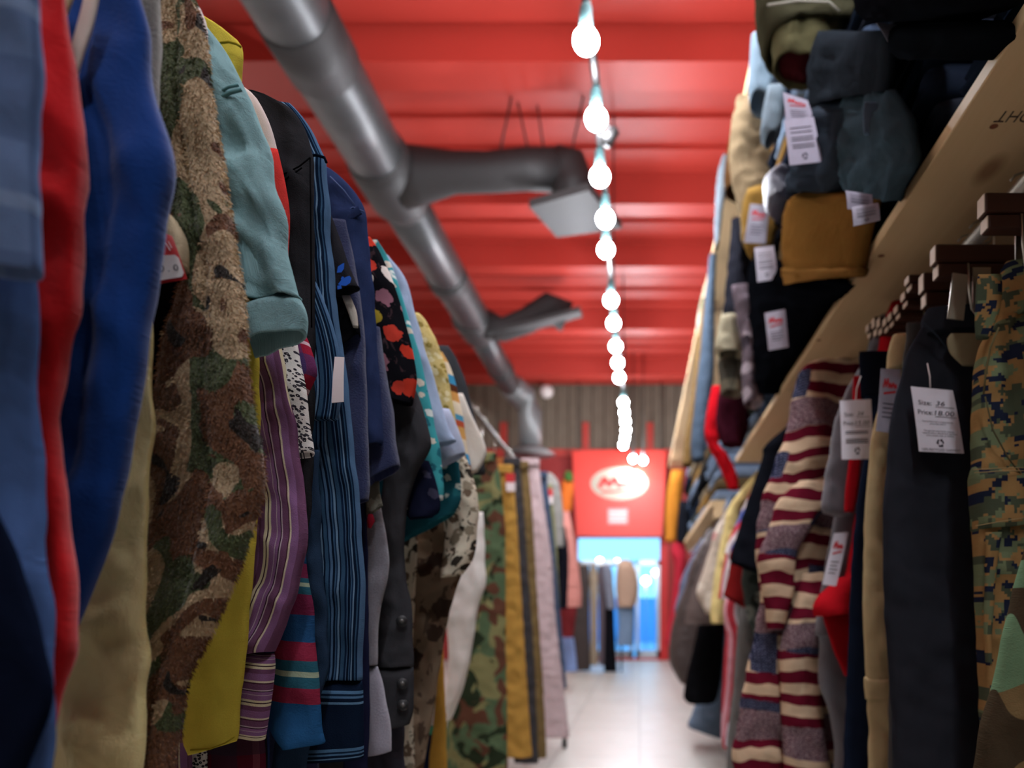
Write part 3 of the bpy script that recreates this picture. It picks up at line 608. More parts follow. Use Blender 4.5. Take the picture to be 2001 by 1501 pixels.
T = shirt('black_and_cream_shirt', 'black sleeve opening with cream lining below the embroidered sleeve', 'shirt', .862, plain('101013'), [(570, 640, 678), (600, 645, 690), (630, 650, 700), (655, 690, 702, 652)], t=.022, fold=.7, body=None)
cloth('lining', [(578, 668, 684), (610, 680, 697), (640, 690, 700)], .85, .006, plain('b4aca0'), T, .3, 44, opened=False)
DEN = denim('1e2848', .28, '46557e'); FUZ = fuzz('2d3760', '232b4c')
T = shirt('terry_sweater', 'indigo towelling sleeve hanging under the dark denim jacket', 'sweater', .875, FUZ, [(430, 640, 676), (520, 650, 694), (600, 655, 706), (700, 655, 713), (850, 658, 719), (940, 662, 722), (680, 986, 719, 975)], t=.02, fold=.5, body=None)
T = shirt('denim_jacket', 'dark indigo denim jacket with stitched shoulder tab', 'jacket', .90, DEN, [(328, 600, 642), (340, 610, 660), (360, 620, 681), (390, 630, 703), (418, 635, 714), (460, 640, 718), (560, 650, 728), (700, 656, 738), (800, 660, 744), (860, 662, 747), (664, 874, 746, 866)], t=.03, fold=1.0, body=True)
q = quad_px([(664, 425), (700, 402), (706, 416), (670, 440)], .882); plate('shoulder_tab', q, .003, DEN, T, .001)
for pts in ([(660, 424), (690, 405), (712, 414)], [(645, 345), (672, 372), (694, 402)]): seam(T, pts, .884, plain('56648c'), .0008)
T = shirt('indigo_sweater', 'indigo sweater with an open turned cuff below the denim sleeve', 'sweater', .925, FUZ, [(640, 690, 742), (740, 700, 755), (800, 705, 766), (860, 712, 773), (716, 905, 777, 890), (716, 948, 779, 908)], t=.032, fold=.6, body=True)
RF = floral('16161a', ('c23c2c', 'd8d0c8', 'c24032', '9a6a78', 'a89434'), 38, .42, '3a2c30', 3.0)
T = shirt('floral_shirt', 'black shirt printed with red poppies and white blossoms', 'shirt', .985, RF, [(462, 680, 722), (490, 690, 741), (520, 690, 754), (560, 700, 770), (620, 700, 790), (680, 705, 804), (735, 710, 813), (715, 772, 811, 765), (725, 778, 806, 788)], t=.028, fold=.9, body=True)
T = shirt('grey_wool_shirt', 'pale grey wool sleeve with stitched cuff beside the charcoal shirt', 'shirt', .955, fuzz('8d8a92', '75727a'), [(940, 700, 735), (1010, 706, 747), (1080, 708, 758), (1130, 708, 757), (1200, 706, 742), (1298, 706, 736)], t=.018, fold=.6, body=None)
cloth('cuff', [(704, 1298, 737, 1302), (704, 1360, 752, 1360), (706, 1430, 764, 1430), (712, 1477, 765, 1466)], .955, .02, fuzz('a9a6b2', '8f8c98'), T, .6, 51)
T = shirt('navy_dress', 'long narrow navy garment edge beside the blue striped cuff', 'dress', .94, plain('20233c'), [(880, 660, 712), (1000, 665, 716), (1200, 670, 720), (1400, 672, 722), (1520, 672, 716), (1640, 670, 714)], t=.012, part='skirt', fold=.8, body=None)
T = shirt('patterned_scarf', 'small grey patterned scarf end with a red tassel', 'scarf', .938, floral('6a685e', ('8f8d80',), 60, .5, None, 2.0), [(940, 716, 741), (960, 714, 742), (716, 1008, 748, 986)], t=.008, part='scarf_end', fold=.3, body=None)
MB().tube([P(724, 1005, .936), P(725, 1018, .936), P(722, 1032, .936)], [.003, .005, .002], 8).build('tassel', plain('9a2434'), T, True)
CH = plain('39393c', 800, 1.0)
T = shirt('charcoal_shirt', 'charcoal cotton shirt with bent elbow and three dark cuff buttons', 'shirt', 1.02, CH, [(700, 720, 790), (745, 735, 806), (775, 755, 818), (820, 760, 834), (860, 758, 842), (885, 754, 836), (930, 750, 814), (1000, 745, 793), (1080, 740, 788), (1130, 737, 791), (1180, 735, 801), (1240, 734, 806), (1302, 734, 806)], t=.028, fold=1.0, body=True)
cu = cloth('cuff', [(733, 1302, 807, 1304), (735, 1350, 808, 1348), (738, 1395, 807, 1390), (752, 1424, 800, 1414)], 1.02, .03, CH, T, .5, 55)
BT = solid('161618', .6)
for u, v in ((785, 1214), (786, 1336), (787, 1378)):
    b = MB().tube([P(u, v, 1.0035), P(u, v, 1.001), P(u, v, .9995)], [.0074, .0074, .006], 16).build('button', BT, T, True)
    MB().tube([P(u, v, .9996), P(u, v, .9992)], .003, 10).build('rim', solid('5a5854', .4), b, True)
T = shirt('grey_trousers', 'dark grey trouser hem below the charcoal shirt cuff', 'trousers', 1.05, plain('38363e'), [(1380, 690, 788), (1440, 690, 790), (1520, 690, 790), (1660, 690, 788)], t=.022, part='trouser_leg', body=None)
T = shirt('navy_floral_shirt', 'navy sleeve tip with one white leaf below the charcoal elbow', 'shirt', 1.045, floral('171a2c', ('c9c4be', '171a2c', '3a3a4c'), 45, .34, None, 5.0), [(900, 770, 838), (940, 780, 852), (975, 785, 860), (1000, 790, 858), (800, 1014, 846, 1008)], t=.02, fold=.7, body=None)
T = shirt('aqua_print_shirt', 'aqua and white printed shirt edge behind the poppy shirt', 'shirt', 1.06, floral('3f9aa0', ('d6e0dc', '2a6a78', 'd6d0c0'), 70, .42, None, 6.0), [(468, 700, 738), (500, 715, 757), (560, 735, 780), (620, 745, 797), (700, 750, 822), (800, 765, 843), (880, 785, 859), (935, 798, 866), (975, 815, 864)], t=.022, fold=.8, body=True)
T = shirt('light_blue_shirt', 'pale chambray blue shirt with a long rolled-edge sleeve', 'shirt', 1.105, denim('8ea2c0', .3, 'c3cfe0'), [(498, 720, 760), (530, 735, 783), (570, 750, 800), (620, 760, 813), (700, 775, 836), (770, 790, 856), (840, 798, 879), (800, 872, 892, 862)], t=.028, fold=1.0, body=True)
T = shirt('navy_lined_shirt', 'pale blue cuff with navy lining behind the chambray sleeve', 'shirt', 1.14, plain('aab4c8'), [(800, 830, 878), (840, 835, 896), (870, 845, 905), (850, 915, 908, 885)], t=.03, fold=.5, body=None)
T = shirt('teal_floral_shirt', 'deep teal shirt with white blossoms, its hem dipping forward', 'shirt', 1.17, floral('1f5560', ('b9c4b8', '1f5560', '2a6a72'), 60, .34, None, 8.0), [(830, 780, 880), (880, 785, 896), (930, 785, 899), (965, 785, 900), (786, 1010, 897, 985), (786, 1058, 888, 1000)], t=.03, fold=.8, body=True)
T = shirt('yellow_paisley_shirt', 'straw yellow paisley shirt shoulder beyond the chambray shirt', 'shirt', 1.19, floral('cbb878', ('8f7d3c', 'ded3a4'), 80, .36, 'b09a54', 9.0), [(612, 790, 820), (625, 795, 832), (645, 800, 843), (670, 810, 855), (720, 820, 871), (780, 830, 884), (850, 840, 893)], t=.022, fold=.7, body=True)
T = shirt('cream_floral_shirt', 'cream sleeve with black and brown leaf print, open at the end', 'shirt', 1.235, floral('cfc4ae', ('38322c', '6c5c4c', '8f8470'), 48, .4, '54483c', 11.0), [(860, 845, 900), (900, 850, 913), (940, 860, 926), (985, 865, 935), (1040, 868, 932), (1085, 868, 926), (862, 1128, 905, 1120)], t=.034, fold=1.0, body=True)
T = shirt('brown_leaf_shirt', 'taupe shirt covered in large dark brown leaves', 'shirt', 1.28, floral('7c6a58', ('3a2e28', '54402f', '94826e', '42342c'), 22, .4, '54453a', 12.0), [(1000, 780, 900), (1060, 780, 915), (1110, 780, 905), (1180, 780, 882), (1250, 780, 868), (1350, 778, 852), (1450, 775, 836), (1540, 770, 822), (1660, 765, 810)], t=.03, part='shirt_front', fold=1.2, body=None)
MUL = [(0, '3f8fb8'), (.12, 'd8cbb0'), (.3, 'c89a5a'), (.46, 'b4543a'), (.54, '4c97b8'), (.62, 'e0d4bc'), (.78, 'd09a58'), (.9, '5a3424')]
T = shirt('colour_block_shirt', 'shirt in bands of blue, cream, orange and brown', 'shirt', 1.29, stripes(.13, MUL, 1, 800, .2), [(688, 830, 864), (715, 840, 880), (760, 850, 893), (820, 858, 905), (860, 862, 911), (930, 868, 922), (960, 880, 920)], t=.022, fold=.7, body=True)
T = shirt('dark_grey_jacket', 'slim dark grey jacket shoulder beyond the colour-block shirt', 'jacket', 1.385, plain('3c3f43'), [(676, 840, 876), (700, 845, 892), (740, 855, 908), (790, 868, 921), (840, 878, 933), (885, 888, 944), (925, 905, 947)], t=.028, fold=.8, body=True)
T = shirt('white_striped_shirt', 'white sleeve end with grey edge hanging beside the dark grey jacket', 'shirt', 1.345, plain('d4d0c6'), [(770, 890, 905), (830, 898, 930), (860, 902, 945), (890, 905, 950), (912, 925, 934, 918)], t=.022, fold=.7, body=None)
T = shirt('mustard_jersey', 'mustard and navy jersey with a red letter on a white patch', 'jersey', 1.56, plain('b48a3c'), [(1180, 800, 862), (1280, 800, 866), (1400, 795, 872), (1520, 790, 873), (1660, 785, 873)], t=.024, part='jersey_front', fold=.8, body=None)
cloth('navy_panel', [(1270, 805, 853), (1340, 803, 852), (1420, 800, 846), (1500, 790, 838), (1640, 780, 834)], 1.54, .02, plain('151a2e'), T, .5, 61)
q = quad_px([(822, 1345), (853, 1345), (846, 1418), (817, 1418)], 1.522); o, nr = plate('letter_patch', q, .001, plain('cfcac4'), T, .001)
lettering(q, nr, [('I', .28, .92, .74, .84), ('poly', [(.1, .06), (.92, .06), (.92, .16), (.1, .16)]), ('poly', [(.1, .84), (.92, .84), (.92, .94), (.1, .94)])], plain('a3182c'), o, .001)
q = quad_px([(824, 1420), (847, 1420), (843, 1436), (824, 1436)], 1.522); plate('green_patch', q, .001, plain('3f9a78'), T, .001)
T = shirt('maroon_plaid_shirt', 'maroon and grey plaid hem low below the yellow sleeve', 'shirt', .73, plaid('571c2c', '2c2c38', '7c4450', .06), [(1380, 310, 512), (1440, 310, 516), (1520, 310, 520), (1660, 310, 520)], t=.02, part='shirt_front', fold=1.0, body=None)
T = shirt('dark_denim_shirt', 'dark blue denim filling the gap under the striped sleeves', 'shirt', .775, denim('1c2a3c', .3, '3c5470'), [(880, 560, 622), (1000, 560, 626), (1150, 560, 634), (1300, 560, 640), (1450, 540, 606), (1540, 520, 600), (1660, 520, 600)], t=.016, part='shirt_front', fold=1.6, body=None)
T = shirt('white_trousers', 'white jeans hanging in a bent leg beyond the leaf shirts', 'trousers', 1.85, plain('e2dfd8', 900, 1.3), [(1000, 855, 944), (1050, 862, 946), (1100, 866, 947), (1140, 868, 950), (1185, 871, 934), (1250, 876, 924), (1310, 878, 913), (1360, 872, 899), (864, 1412, 880, 1406)], t=.05, part='trouser_leg', fold=1.2, body=None)
q = P(900, 1010, 1.85); MB().tube([q, (-.62, 1.85, H + .581)] + [(-.62 + .019 * math.sin(a), 1.85, H + .6 - .019 * math.cos(a)) for a in (.7, 1.4, 2.1, 2.8, 3.5, 4.2)], .002, 6).build('hook', STEEL, T, True)
# rail, posts
RAILM = solid('6e6a62', .6, .3)
def rack(name, label, x, y0, y1, z, posts, foot=None):
    T = thing(name, label, 'clothes rack', (x, (y0 + y1) / 2, 0))
    MB().tube([(x, y0, z), (x, y1, z)], .012, 12).build('rail', RAILM, T, True)
    for yy in posts:
        MB().tube([(x, yy, .09), (x, yy, z)], .014, 12).build('post', DARKSTEEL, T, True)
        MB().box(x - .28, x + .26, yy - .018, yy + .018, .085, .12).build('foot_bar', BLACK, T)
        for sx in (-.25, .24):
            c = MB().tube([(x + sx, yy, .03), (x + sx, yy, .09)], .010, 8).build('caster', BLACK, T, True)
            MB().tube([(x + sx - .012, yy, .03), (x + sx + .012, yy, .03)], .03, 16).build('wheel', DARKSTEEL, c, True)
    return T
rack('clothes_rack', 'steel rack carrying the crowded row of shirts along the aisle', -.62, .1, 2.0, H + .60, (.1, 2.0))
# ------------------------------------------------------------------ rack of trousers further down the aisle
rack('clothes_rack', 'wheeled rack of hanging trousers ending in a black caster', -.66, 2.35, 4.3, H + .785, (2.35, 4.3))
PG = 'trousers on the second rack'
WOODLAND = camo(('53664a', '7c7a52', '5c3e30', '2a3324'), 11, (1, .8), 0, False, (.48, .55, .58))
def far(*a, **k):
    T = garment(*a, **k); rows, d = a[5], a[3]; r = rows[0]; q = P((r[1] + r[2]) / 2, r[0] + 12, d); z = H + .92
    MB().tube([q, (-.78, d, z - .019)] + [(-.78 + .019 * math.sin(a), d, z - .019 * math.cos(a)) for a in (.7, 1.4, 2.1, 2.8, 3.5, 4.2)], .002, 6).build('hook', STEEL, T, True)
    return T
def pants(label, d, mat, rows, t=.05, tagpx=None, name='trousers', cat_='trousers', waist=True, hang=True):
    T = garment(name, label, cat_, d, mat, rows, t=t, part='leg', fold=1.3, group=PG, body=None)
    v0, a, b = rows[0]
    if waist: cloth('waistband', [(v0 - 3, a - 2, b + 2), (v0 + 14 * 3 / d, a - 2, b + 2)], d, t * 1.06, mat, T, .3, 71, opened=False)
    if hang:
        p = P(b - 8, v0 - 4, d); z = H + .785
        MB().box(p.x - .28, p.x + .0, d - .012, d + .012, p.z - .045, p.z - .002).build('hanger_bar', HANGW, T)
        MB().tube([(-.66, d, p.z - .02), (-.66, d, z - .019)] + [(-.66 + .019 * math.sin(a), d, z - .019 * math.cos(a)) for a in (.7, 1.4, 2.1, 2.8, 3.5, 4.2)], .002, 6).build('hook', STEEL, T, True)
    if tagpx:
        q = quad_px(tagpx, d - t * .7); o, nr = plate('price_tag', q, .0015, CARD, T, .001)
        lettering(q, nr, [('poly', [(.0, .0), (1, 0), (1, .5), (0, .5)])], RED, o, .001, 'red_panel', .001)
    return T
HANGW = m_wood('a8642e', '8a4c20', '5a2c10', False, 1, (1.5, 60, 60))
pants('woodland camouflage cargo trousers on the second rack', 2.65, WOODLAND, [(888, 862, 968), (950, 870, 980), (1060, 882, 988), (1200, 880, 988), (1350, 876, 990), (1500, 868, 992), (1570, 866, 992)], .07)
pants('tan chino trousers with red price tag on the second rack', 3.05, plain('a9823f'), [(912, 965, 1000), (990, 970, 1008), (1100, 975, 1015), (1250, 978, 1024), (1400, 980, 1034), (1478, 981, 1040)], .055, [(987, 925), (1006, 925), (1007, 960), (990, 960)])
pants('charcoal trousers next to the tan chinos', 3.22, plain('3b3a3c'), [(898, 985, 1015), (1000, 992, 1024), (1150, 998, 1034), (1300, 1002, 1044), (1490, 1005, 1052)], .05)
pants('olive brown trousers between the charcoal and lilac pairs', 3.5, plain('6c5a3a'), [(905, 1005, 1031), (1000, 1010, 1040), (1200, 1018, 1052), (1350, 1020, 1062), (1480, 1022, 1068)], .06)
pants('pale lilac trousers, the longest pair near the rack end', 3.85, plain('b7a3a4', 700, 1.4), [(900, 1018, 1052), (980, 1024, 1062), (1090, 1030, 1078), (1200, 1034, 1085), (1330, 1036, 1100), (1440, 1038, 1113)], .08)
pants('steel blue trousers just behind the lilac pair', 4.15, plain('3f4c60'), [(925, 1040, 1068), (1050, 1046, 1082), (1200, 1056, 1095), (1345, 1062, 1108)], .06)
T = pants('sage green trousers beyond the lilac pair, with red tag', 4.6, plain('7c7c58'), [(950, 1046, 1078), (1050, 1052, 1087), (1180, 1060, 1094), (1300, 1068, 1100)], .06, [(1065, 955), (1080, 955), (1080, 985), (1066, 985)], hang=False)
MB().tube([P(1060, 962, 4.6), (-.78, 4.6, H + .901)] + [(-.78 + .019 * math.sin(a), 4.6, H + .92 - .019 * math.cos(a)) for a in (.7, 1.4, 2.1, 2.8, 3.5, 4.2)], .002, 6).build('hook', STEEL, T, True)
far('grey_hoodie', 'grey hoodie hanging past the end of the trouser rack', 'hoodie', 5.2, plain('8d8b86'), [(925, 1058, 1078), (940, 1058, 1090), (970, 1060, 1097), (1010, 1063, 1101), (1068, 1070, 1102)], t=.1, group=PG)
far('black_jacket', 'short black jacket below the grey hoodie', 'jacket', 5.5, plain('15151c'), [(1030, 1078, 1104), (1070, 1082, 1110), (1110, 1084, 1111), (1190, 1086, 1108)], t=.1, group=PG)
far('coral_sweater', 'coral pink sweater with grey panel near the dark coats', 'sweater', 6.4, plain('c08076'), [(1000, 1085, 1112), (1050, 1092, 1122), (1100, 1096, 1130), (1150, 1098, 1136), (1186, 1098, 1136)], t=.12, group=PG)
far('maroon_trousers', 'dull red trousers hanging under the coral sweater', 'trousers', 6.9, plain('7d3034'), [(1150, 1092, 1130), (1200, 1094, 1126), (1245, 1096, 1120)], t=.1, part='leg', group=PG)
far('light_blue_jeans', 'light blue jeans legs low beside the dark coats', 'jeans', 7.4, plain('7f95c4'), [(1230, 1090, 1118), (1270, 1095, 1124), (1312, 1100, 1128)], t=.1, part='leg', group=PG)
T = far('orange_and_green_shirt', 'orange and green shirt shoulder showing above the coral sweater near the banner', 'shirt', 7.0, plain('c8672c'), [(930, 1104, 1116), (945, 1098, 1120), (965, 1096, 1120), (1000, 1094, 1116)], t=.16, part='shoulder', group=PG)
cloth('green_collar', [(922, 1106, 1116), (934, 1102, 1120), (942, 1104, 1120)], 6.98, .17, plain('3c5a2c'), T, .4, 77, opened=False)
# posts and rail that carry the last garments of that row
T = thing('clothes_rack', 'low steel rack carrying the grey hoodie, coral sweater and jeans', 'clothes rack', (-.78, 6, 0))
MB().tube([(-.78, 4.5, H + .92), (-.78, 7.6, H + .92)], .014, 10).build('rail', STEEL, T, True)
for yy in (4.5, 7.6): MB().tube([(-.78, yy, 0), (-.78, yy, H + .92)], .014, 10).build('post', DARKSTEEL, T, True)
# ------------------------------------------------------------------ short rack of coats across the far end of the aisle
T = thing('clothes_rack', 'short far rack of dark coats across the end of the aisle', 'clothes rack', (-.6, 9.6, 0))
zr = P(1180, 1104, 9.6).z
MB().tube([(P(1118, 0, 9.6).x, 9.6, zr), (P(1214, 0, 9.6).x, 9.6, zr)], .014, 10).build('rail', STEEL, T, True)
for u in (1118, 1214): x = P(u, 0, 9.6).x; MB().tube([(x, 9.6, 0), (x, 9.6, zr)], .014, 10).build('post', DARKSTEEL, T, True)
CG = 'coats on the far rack'
for nm, lab, c, d, rows in (('dark_brown_coat', 'long dark brown coat on the far rack', '3f3836', 9.55, [(1106, 1122, 1150), (1125, 1118, 1152), (1220, 1118, 1152), (1310, 1116, 1154)]),
                            ('beige_coat', 'long beige coat beside the dark brown one', '93836f', 9.66, [(1106, 1153, 1164), (1125, 1152, 1168), (1220, 1153, 1168), (1300, 1153, 1168)]),
                            ('mauve_coat', 'mauve grey coat between the beige and black coats', '5e545a', 9.66, [(1106, 1168, 1180), (1125, 1168, 1184), (1220, 1170, 1185), (1300, 1170, 1186)]),
                            ('black_coat', 'long black coat at the end of the far rack', '121216', 9.5, [(1110, 1184, 1194), (1130, 1182, 1198), (1220, 1182, 1201), (1312, 1180, 1206)]),
                            ('slate_coat', 'slate grey coat sleeve above the black coat', '6f727e', 9.45, [(1102, 1176, 1190), (1120, 1178, 1196), (1190, 1186, 1204)])):
    garment(nm, lab, 'coat', d, plain(c), rows, t=.09, part='coat_front', group=CG, m=24)
garment('tan_jacket', 'tan jacket hung on the end of the far coat rack', 'jacket', 9.3, plain('a08572'), [(1094, 1214, 1228), (1108, 1206, 1240), (1140, 1203, 1247), (1165, 1204, 1246), (1186, 1206, 1240)], t=.22, part='jacket_front', group=CG, m=24)
garment('blue_jeans', 'blue-grey jeans hanging below the tan jacket', 'jeans', 9.35, plain('6c8098'), [(1176, 1206, 1240), (1220, 1208, 1240), (1262, 1206, 1238)], t=.16, part='leg', group=CG, m=24)
# ------------------------------------------------------------------ shelving on the other side of the aisle
def shelf(name, label, x0, x1, y0, y1, z, th, stamp=False):
    T = thing(name, label, 'shelf', ((x0 + x1) / 2, (y0 + y1) / 2, z))
    o = MB().box(x0, x1, y0, y1, z, z + th).build('board', PINE, T)
    mo = o.modifiers.new('soft_edges', 'BEVEL'); mo.width = .002; mo.segments = 2
    return T
X0 = .415; ZS = H + .635
S1 = shelf('wall_shelf', 'long knotty pine shelf holding folded jeans above the hanging trousers', X0, .92, .62, 3.33, ZS, .02)
kn = PLK = solid('7a4424', .7)
for u, v, r in ((1942, 247, .0055), (1722, 500, .006), (1668, 533, .004), (1600, 665, .006)):
    d = (.635) * F / (V0 - v); p = P(u, v, d); MB().tube([(p.x, p.y, ZS - .0003), (p.x, p.y, ZS + .0005)], r * 1.0, 14).build('knot', kn, S1)
d0 = .635 * F / (V0 - 228)
q = [Vector((X0 + .155 - .062 + .0, d0 - .012, ZS)), Vector((X0 + .155 + .06, d0 - .012, ZS)), Vector((X0 + .155 + .06, d0 + .012, ZS)), Vector((X0 + .155 - .062, d0 + .012, ZS))]
xk = P(1948, 228, d0).x; q = [Vector((xk + .085, d0 + .012, ZS)), Vector((xk, d0 + .012, ZS)), Vector((xk, d0 - .012, ZS)), Vector((xk + .085, d0 - .012, ZS))]
lettering(q, Vector((0, 0, -1)), [('S', .0, 1, .15, 1), ('KDHT', .3, 1, 1, 1)], solid('3a2c20', .8), S1, 0, 'grade_stamp', .0005)
S2 = shelf('wall_shelf', 'second pine shelf further along holding faded jeans', X0, .92, 4.5, 7.9, H + .60, .035)
MB().box(X0 + .02, .9, 4.5, 4.54, H + .535, H + .60).build('end_bracket', PINE, S2)
S3 = shelf('wall_shelf', 'high pine shelf under the red ceiling over the stacks of jeans', X0 + .0, .92, .9, 11.0, H + 2.03, .03)
U = thing('shelf_upright', 'dark metal upright behind the stacks carrying the pine shelves', 'shelf support', (1.0, 3.4, 0))
for yy in (.7, 3.3, 4.6, 7.8, 10.9): MB().box(.92, .97, yy - .02, yy + .02, 0, H + 2.06).build('post', DARKSTEEL, U)
# rail under the shelf
T = thing('hanging_rail', 'pale steel hanging rail fixed under the long pine shelf', 'rail', (.545, 2, H + .6))
MB().tube([(.545, .62, H + .6), (.545, 8.2, H + .6)], .0125, 14).build('rail', solid('cfc9bd', .35, .6), T, True)
for yy in (.66, 2.0, 3.3): MB().tube([(.545, yy, H + .6), (.545, yy, ZS)], .008, 8).build('bracket', STEEL, T, True)
# ------------------------------------------------------------------ clip hangers
HG = 'brown wooden clip hangers on the rail'
def clip_hanger(lab, u, v0, v1, d, length=.3, plate_px=None, wire=True):
    a = P(u, v0, d); b = P(u, v1, d); x, zt, zb = a.x, a.z, b.z; h = zt - zb
    T = thing('clip_hanger', lab, 'hanger', (x, d, zb), HG)
    for k, (q0, q1, off) in enumerate(((.0, .56, 0), (.6, 1.0, .004))):
        m = MB().box(x + off, x + length, d - .011, d + .011, zt - h * q1, zt - h * q0)
        o = m.build('wood_bar', WALNUT, T); e = o.modifiers.new('soft_edges', 'BEVEL'); e.width = .003; e.segments = 2
        MB().box(x + off - .0006, x + off + .0006, d - .0095, d + .0095, zt - h * q1 + .0015, zt - h * q0 - .0015).build('pale_end', solid('cbb39c', .8), T)
    r = .02; xx = .545
    MB().tube([(xx, d, zt - .003), (xx, d, H + .575)] + [(xx + r * math.sin(q), d, H + .6 - r * math.cos(q)) for q in (0.0, .8, 1.6, 2.4, 3.1, 3.8, 4.3)], .0017, 8).build('hook', STEEL, T, True)
    if wire:
        xw = x + .045
        MB().tube([(xw, d - .012, zt - h * .62), (xw + .001, d - .013, zb - .02), (xw + .004, d - .014, zb - .048), (xw + .012, d - .014, zb - .058), (xw + .04, d - .014, zb - .058)], .0016, 8).build('clip_wire', STEEL, T, True)
    MB().box(x + .05, x + .075, d - .016, d - .013, zb - .05, zb + .01).box(x + .05, x + .075, d + .013, d + .016, zb - .05, zb + .01).build('clip', STEEL, T)
    if plate_px: plate('clip_plate', quad_px(plate_px, d - .02), .0015, solid('b5aa98', .35, .7), T, 0)
    return T
clip_hanger('large brown clip hanger over the digital camouflage trousers', 1917, 384, 455, .965)
clip_hanger('brown clip hanger with flat metal plate over the black trousers', 1823, 483, 546, 1.09, .3, [(1862, 533), (1893, 537), (1883, 626), (1851, 622)])
for i, (u, v0, v1, d, lab) in enumerate(((1800, 537, 602, 1.18, 'brown clip hanger just past the one with the metal plate'), (1772, 541, 570, 1.225, 'thin brown clip hanger tucked past the third hanger'), (1764, 572, 602, 1.27, 'small brown clip hanger low between two taller hangers'),
        (1750, 598, 625, 1.33, 'short brown clip hanger above the khaki trousers'), (1738, 612, 640, 1.375, 'brown clip hanger above the plain navy trousers'), (1728, 622, 650, 1.42, 'brown clip hanger second past the khaki trousers'),
        (1716, 622, 655, 1.46, 'brown clip hanger third past the khaki trousers'), (1706, 622, 658, 1.5, 'brown clip hanger near the flag knit sweater'), (1695, 634, 662, 1.56, 'last brown clip hanger before the flag knit sweater'))): clip_hanger(lab, u, v0, v1, d, .27)
# ------------------------------------------------------------------ trousers and tops hanging under the shelf
RG = 'clothes hanging under the pine shelf'
def right(nm, lab, cate, d, mat, rows, w_=240, **k):
    k.setdefault('group', RG); k.setdefault('side', 1)
    rr = [(r[0], r[1], r[1] + w_ if len(r) == 2 else r[2]) if len(r) < 4 else r for r in rows]
    ur, vr = U0 + .545 * F / d, V0 - .6 * F / d
    q = F / d / 1000
    neck = d > 1.4 and rr[0][0 if len(rr[0]) == 3 else 1] > vr + 40 * q and not nm.endswith('trousers')
    if neck: rr = [(vr + 26 * q, ur - 30 * q, ur + 60 * q), (vr + 40 * q, ur - 70 * q, ur + 80 * q)] + rr
    T = garment(nm, lab, cate, d, mat, rr, **k)
    if d > 1.4:
        r = .0145; zt = P(0, rr[0][0] if len(rr[0]) == 3 else rr[0][1], d).z
        MB().tube([(.55, d, min(zt, H + .57) - .03), (.55, d, H + .572)] + [(.545 + r * 1.15 * math.sin(a), d, H + .6 - r * 1.15 * math.cos(a)) for a in (.4, 1.2, 2.0, 2.8, 3.6, 4.2)], .0022, 6).build('hook', STEEL, T, True)
    return T
NEARW = camo(('5f7a5c', '6b5a3c', '3c3326', '23291c'), 12, (1, .7), 0, False, (.48, .5, .62))
right('camouflage_trousers', 'green and brown woodland camouflage cloth bulging at the picture corner', 'trousers', .62, NEARW, [(1040, 2015), (1090, 1998), (1160, 1982), (1250, 1964), (1330, 1946), (1400, 1929), (1500, 1906), (1640, 1885)], t=.05, part='leg')
DIG = camo(('8a6c44', '626c50', '434a3a', '1f2434'), 34, (1, 1), .0034, False, (.535, .565, .585))
D1 = right('digital_camouflage_trousers', 'pixel camouflage cargo trousers with flap pocket', 'trousers', .985, DIG, [(525, 1958, 2100), (580, 1956, 2110), (620, 1950, 2120), (680, 1916, 2130), (760, 1906, 2130), (850, 1903, 2130), (915, 1903, 2130), (1000, 1905, 2130), (1120, 1909, 2130), (1230, 1913, 2130), (1330, 1918, 2130), (1420, 1921, 2130), (1520, 1922, 2130), (1660, 1924, 2130)], t=.06, part='leg', fold=1.1, groove=(.22, .008), pw=.6)
cloth('waistband', [(512, 1966, 2100), (545, 1956, 2100), (590, 1953, 2110), (622, 1953, 2110)], .985, .072, DIG, D1, .8, 81, opened=False, wave=.0035)
cloth('belt_loop', [(536, 1912, 1956), (560, 1908, 1958), (600, 1906, 1955), (640, 1906, 1940), (662, 1907, 1932)], .958, .008, DIG, D1, .3, 82, opened=False)
cloth('pocket_flap', [(914, 1900, 2110), (930, 1899, 2110), (980, 1902, 2110), (1018, 1905, 2110), (1905, 1036, 2110, 1018)], .985, .076, DIG, D1, .5, 83, pw=.6)
for pts in ([(1902, 918), (1950, 915), (2001, 914)], [(1904, 924), (1950, 921), (2001, 920)], [(1906, 1028), (1950, 1020), (2001, 1012)]): seam(D1, pts, .946, plain('94805a'), .0006)
seam(D1, [(1925, 775), (1940, 840), (1970, 895), (2001, 935)], .951, plain('4a4632'), .001); seam(D1, [(1952, 640), (1935, 680), (1926, 730), (1922, 770)], .951, plain('5a5238'), .0012)
cloth('knee_pleat', [(1040, 1925, 1958), (1120, 1926, 1946), (1220, 1924, 1938), (1300, 1928, 1936)], .957, .012, DIG, D1, .5, 84, opened=False)
BLT = plain('26282e', 1300, .9, .95, .3)
N1 = right('black_trousers', 'smooth blue-black trousers wearing the large white size and price tag', 'trousers', 1.12, BLT, [(618, 1812, 2010), (640, 1800, 2010), (690, 1775, 2010), (780, 1749, 2010), (850, 1738, 2010), (920, 1732, 2010), (1000, 1728, 2010), (1100, 1727, 2010), (1200, 1731, 2010), (1300, 1738, 2010), (1400, 1744, 2010), (1520, 1748, 2010), (1660, 1752, 2010)], t=.06, part='leg', fold=.9, pw=.7)
cloth('waistband', [(604, 1812, 2000), (625, 1803, 2000), (656, 1806, 2000)], 1.12, .068, BLT, N1, .4, 85, opened=False)
cloth('pocket_lining', [(652, 1858, 1915), (664, 1850, 1925), (690, 1856, 1925), (715, 1880, 1925)], 1.083, .008, plain('8f8468'), N1, .4, 86, opened=False)
seam(N1, [(1803, 628), (1830, 655), (1850, 680)], 1.084, plain('2c3038'), .001)
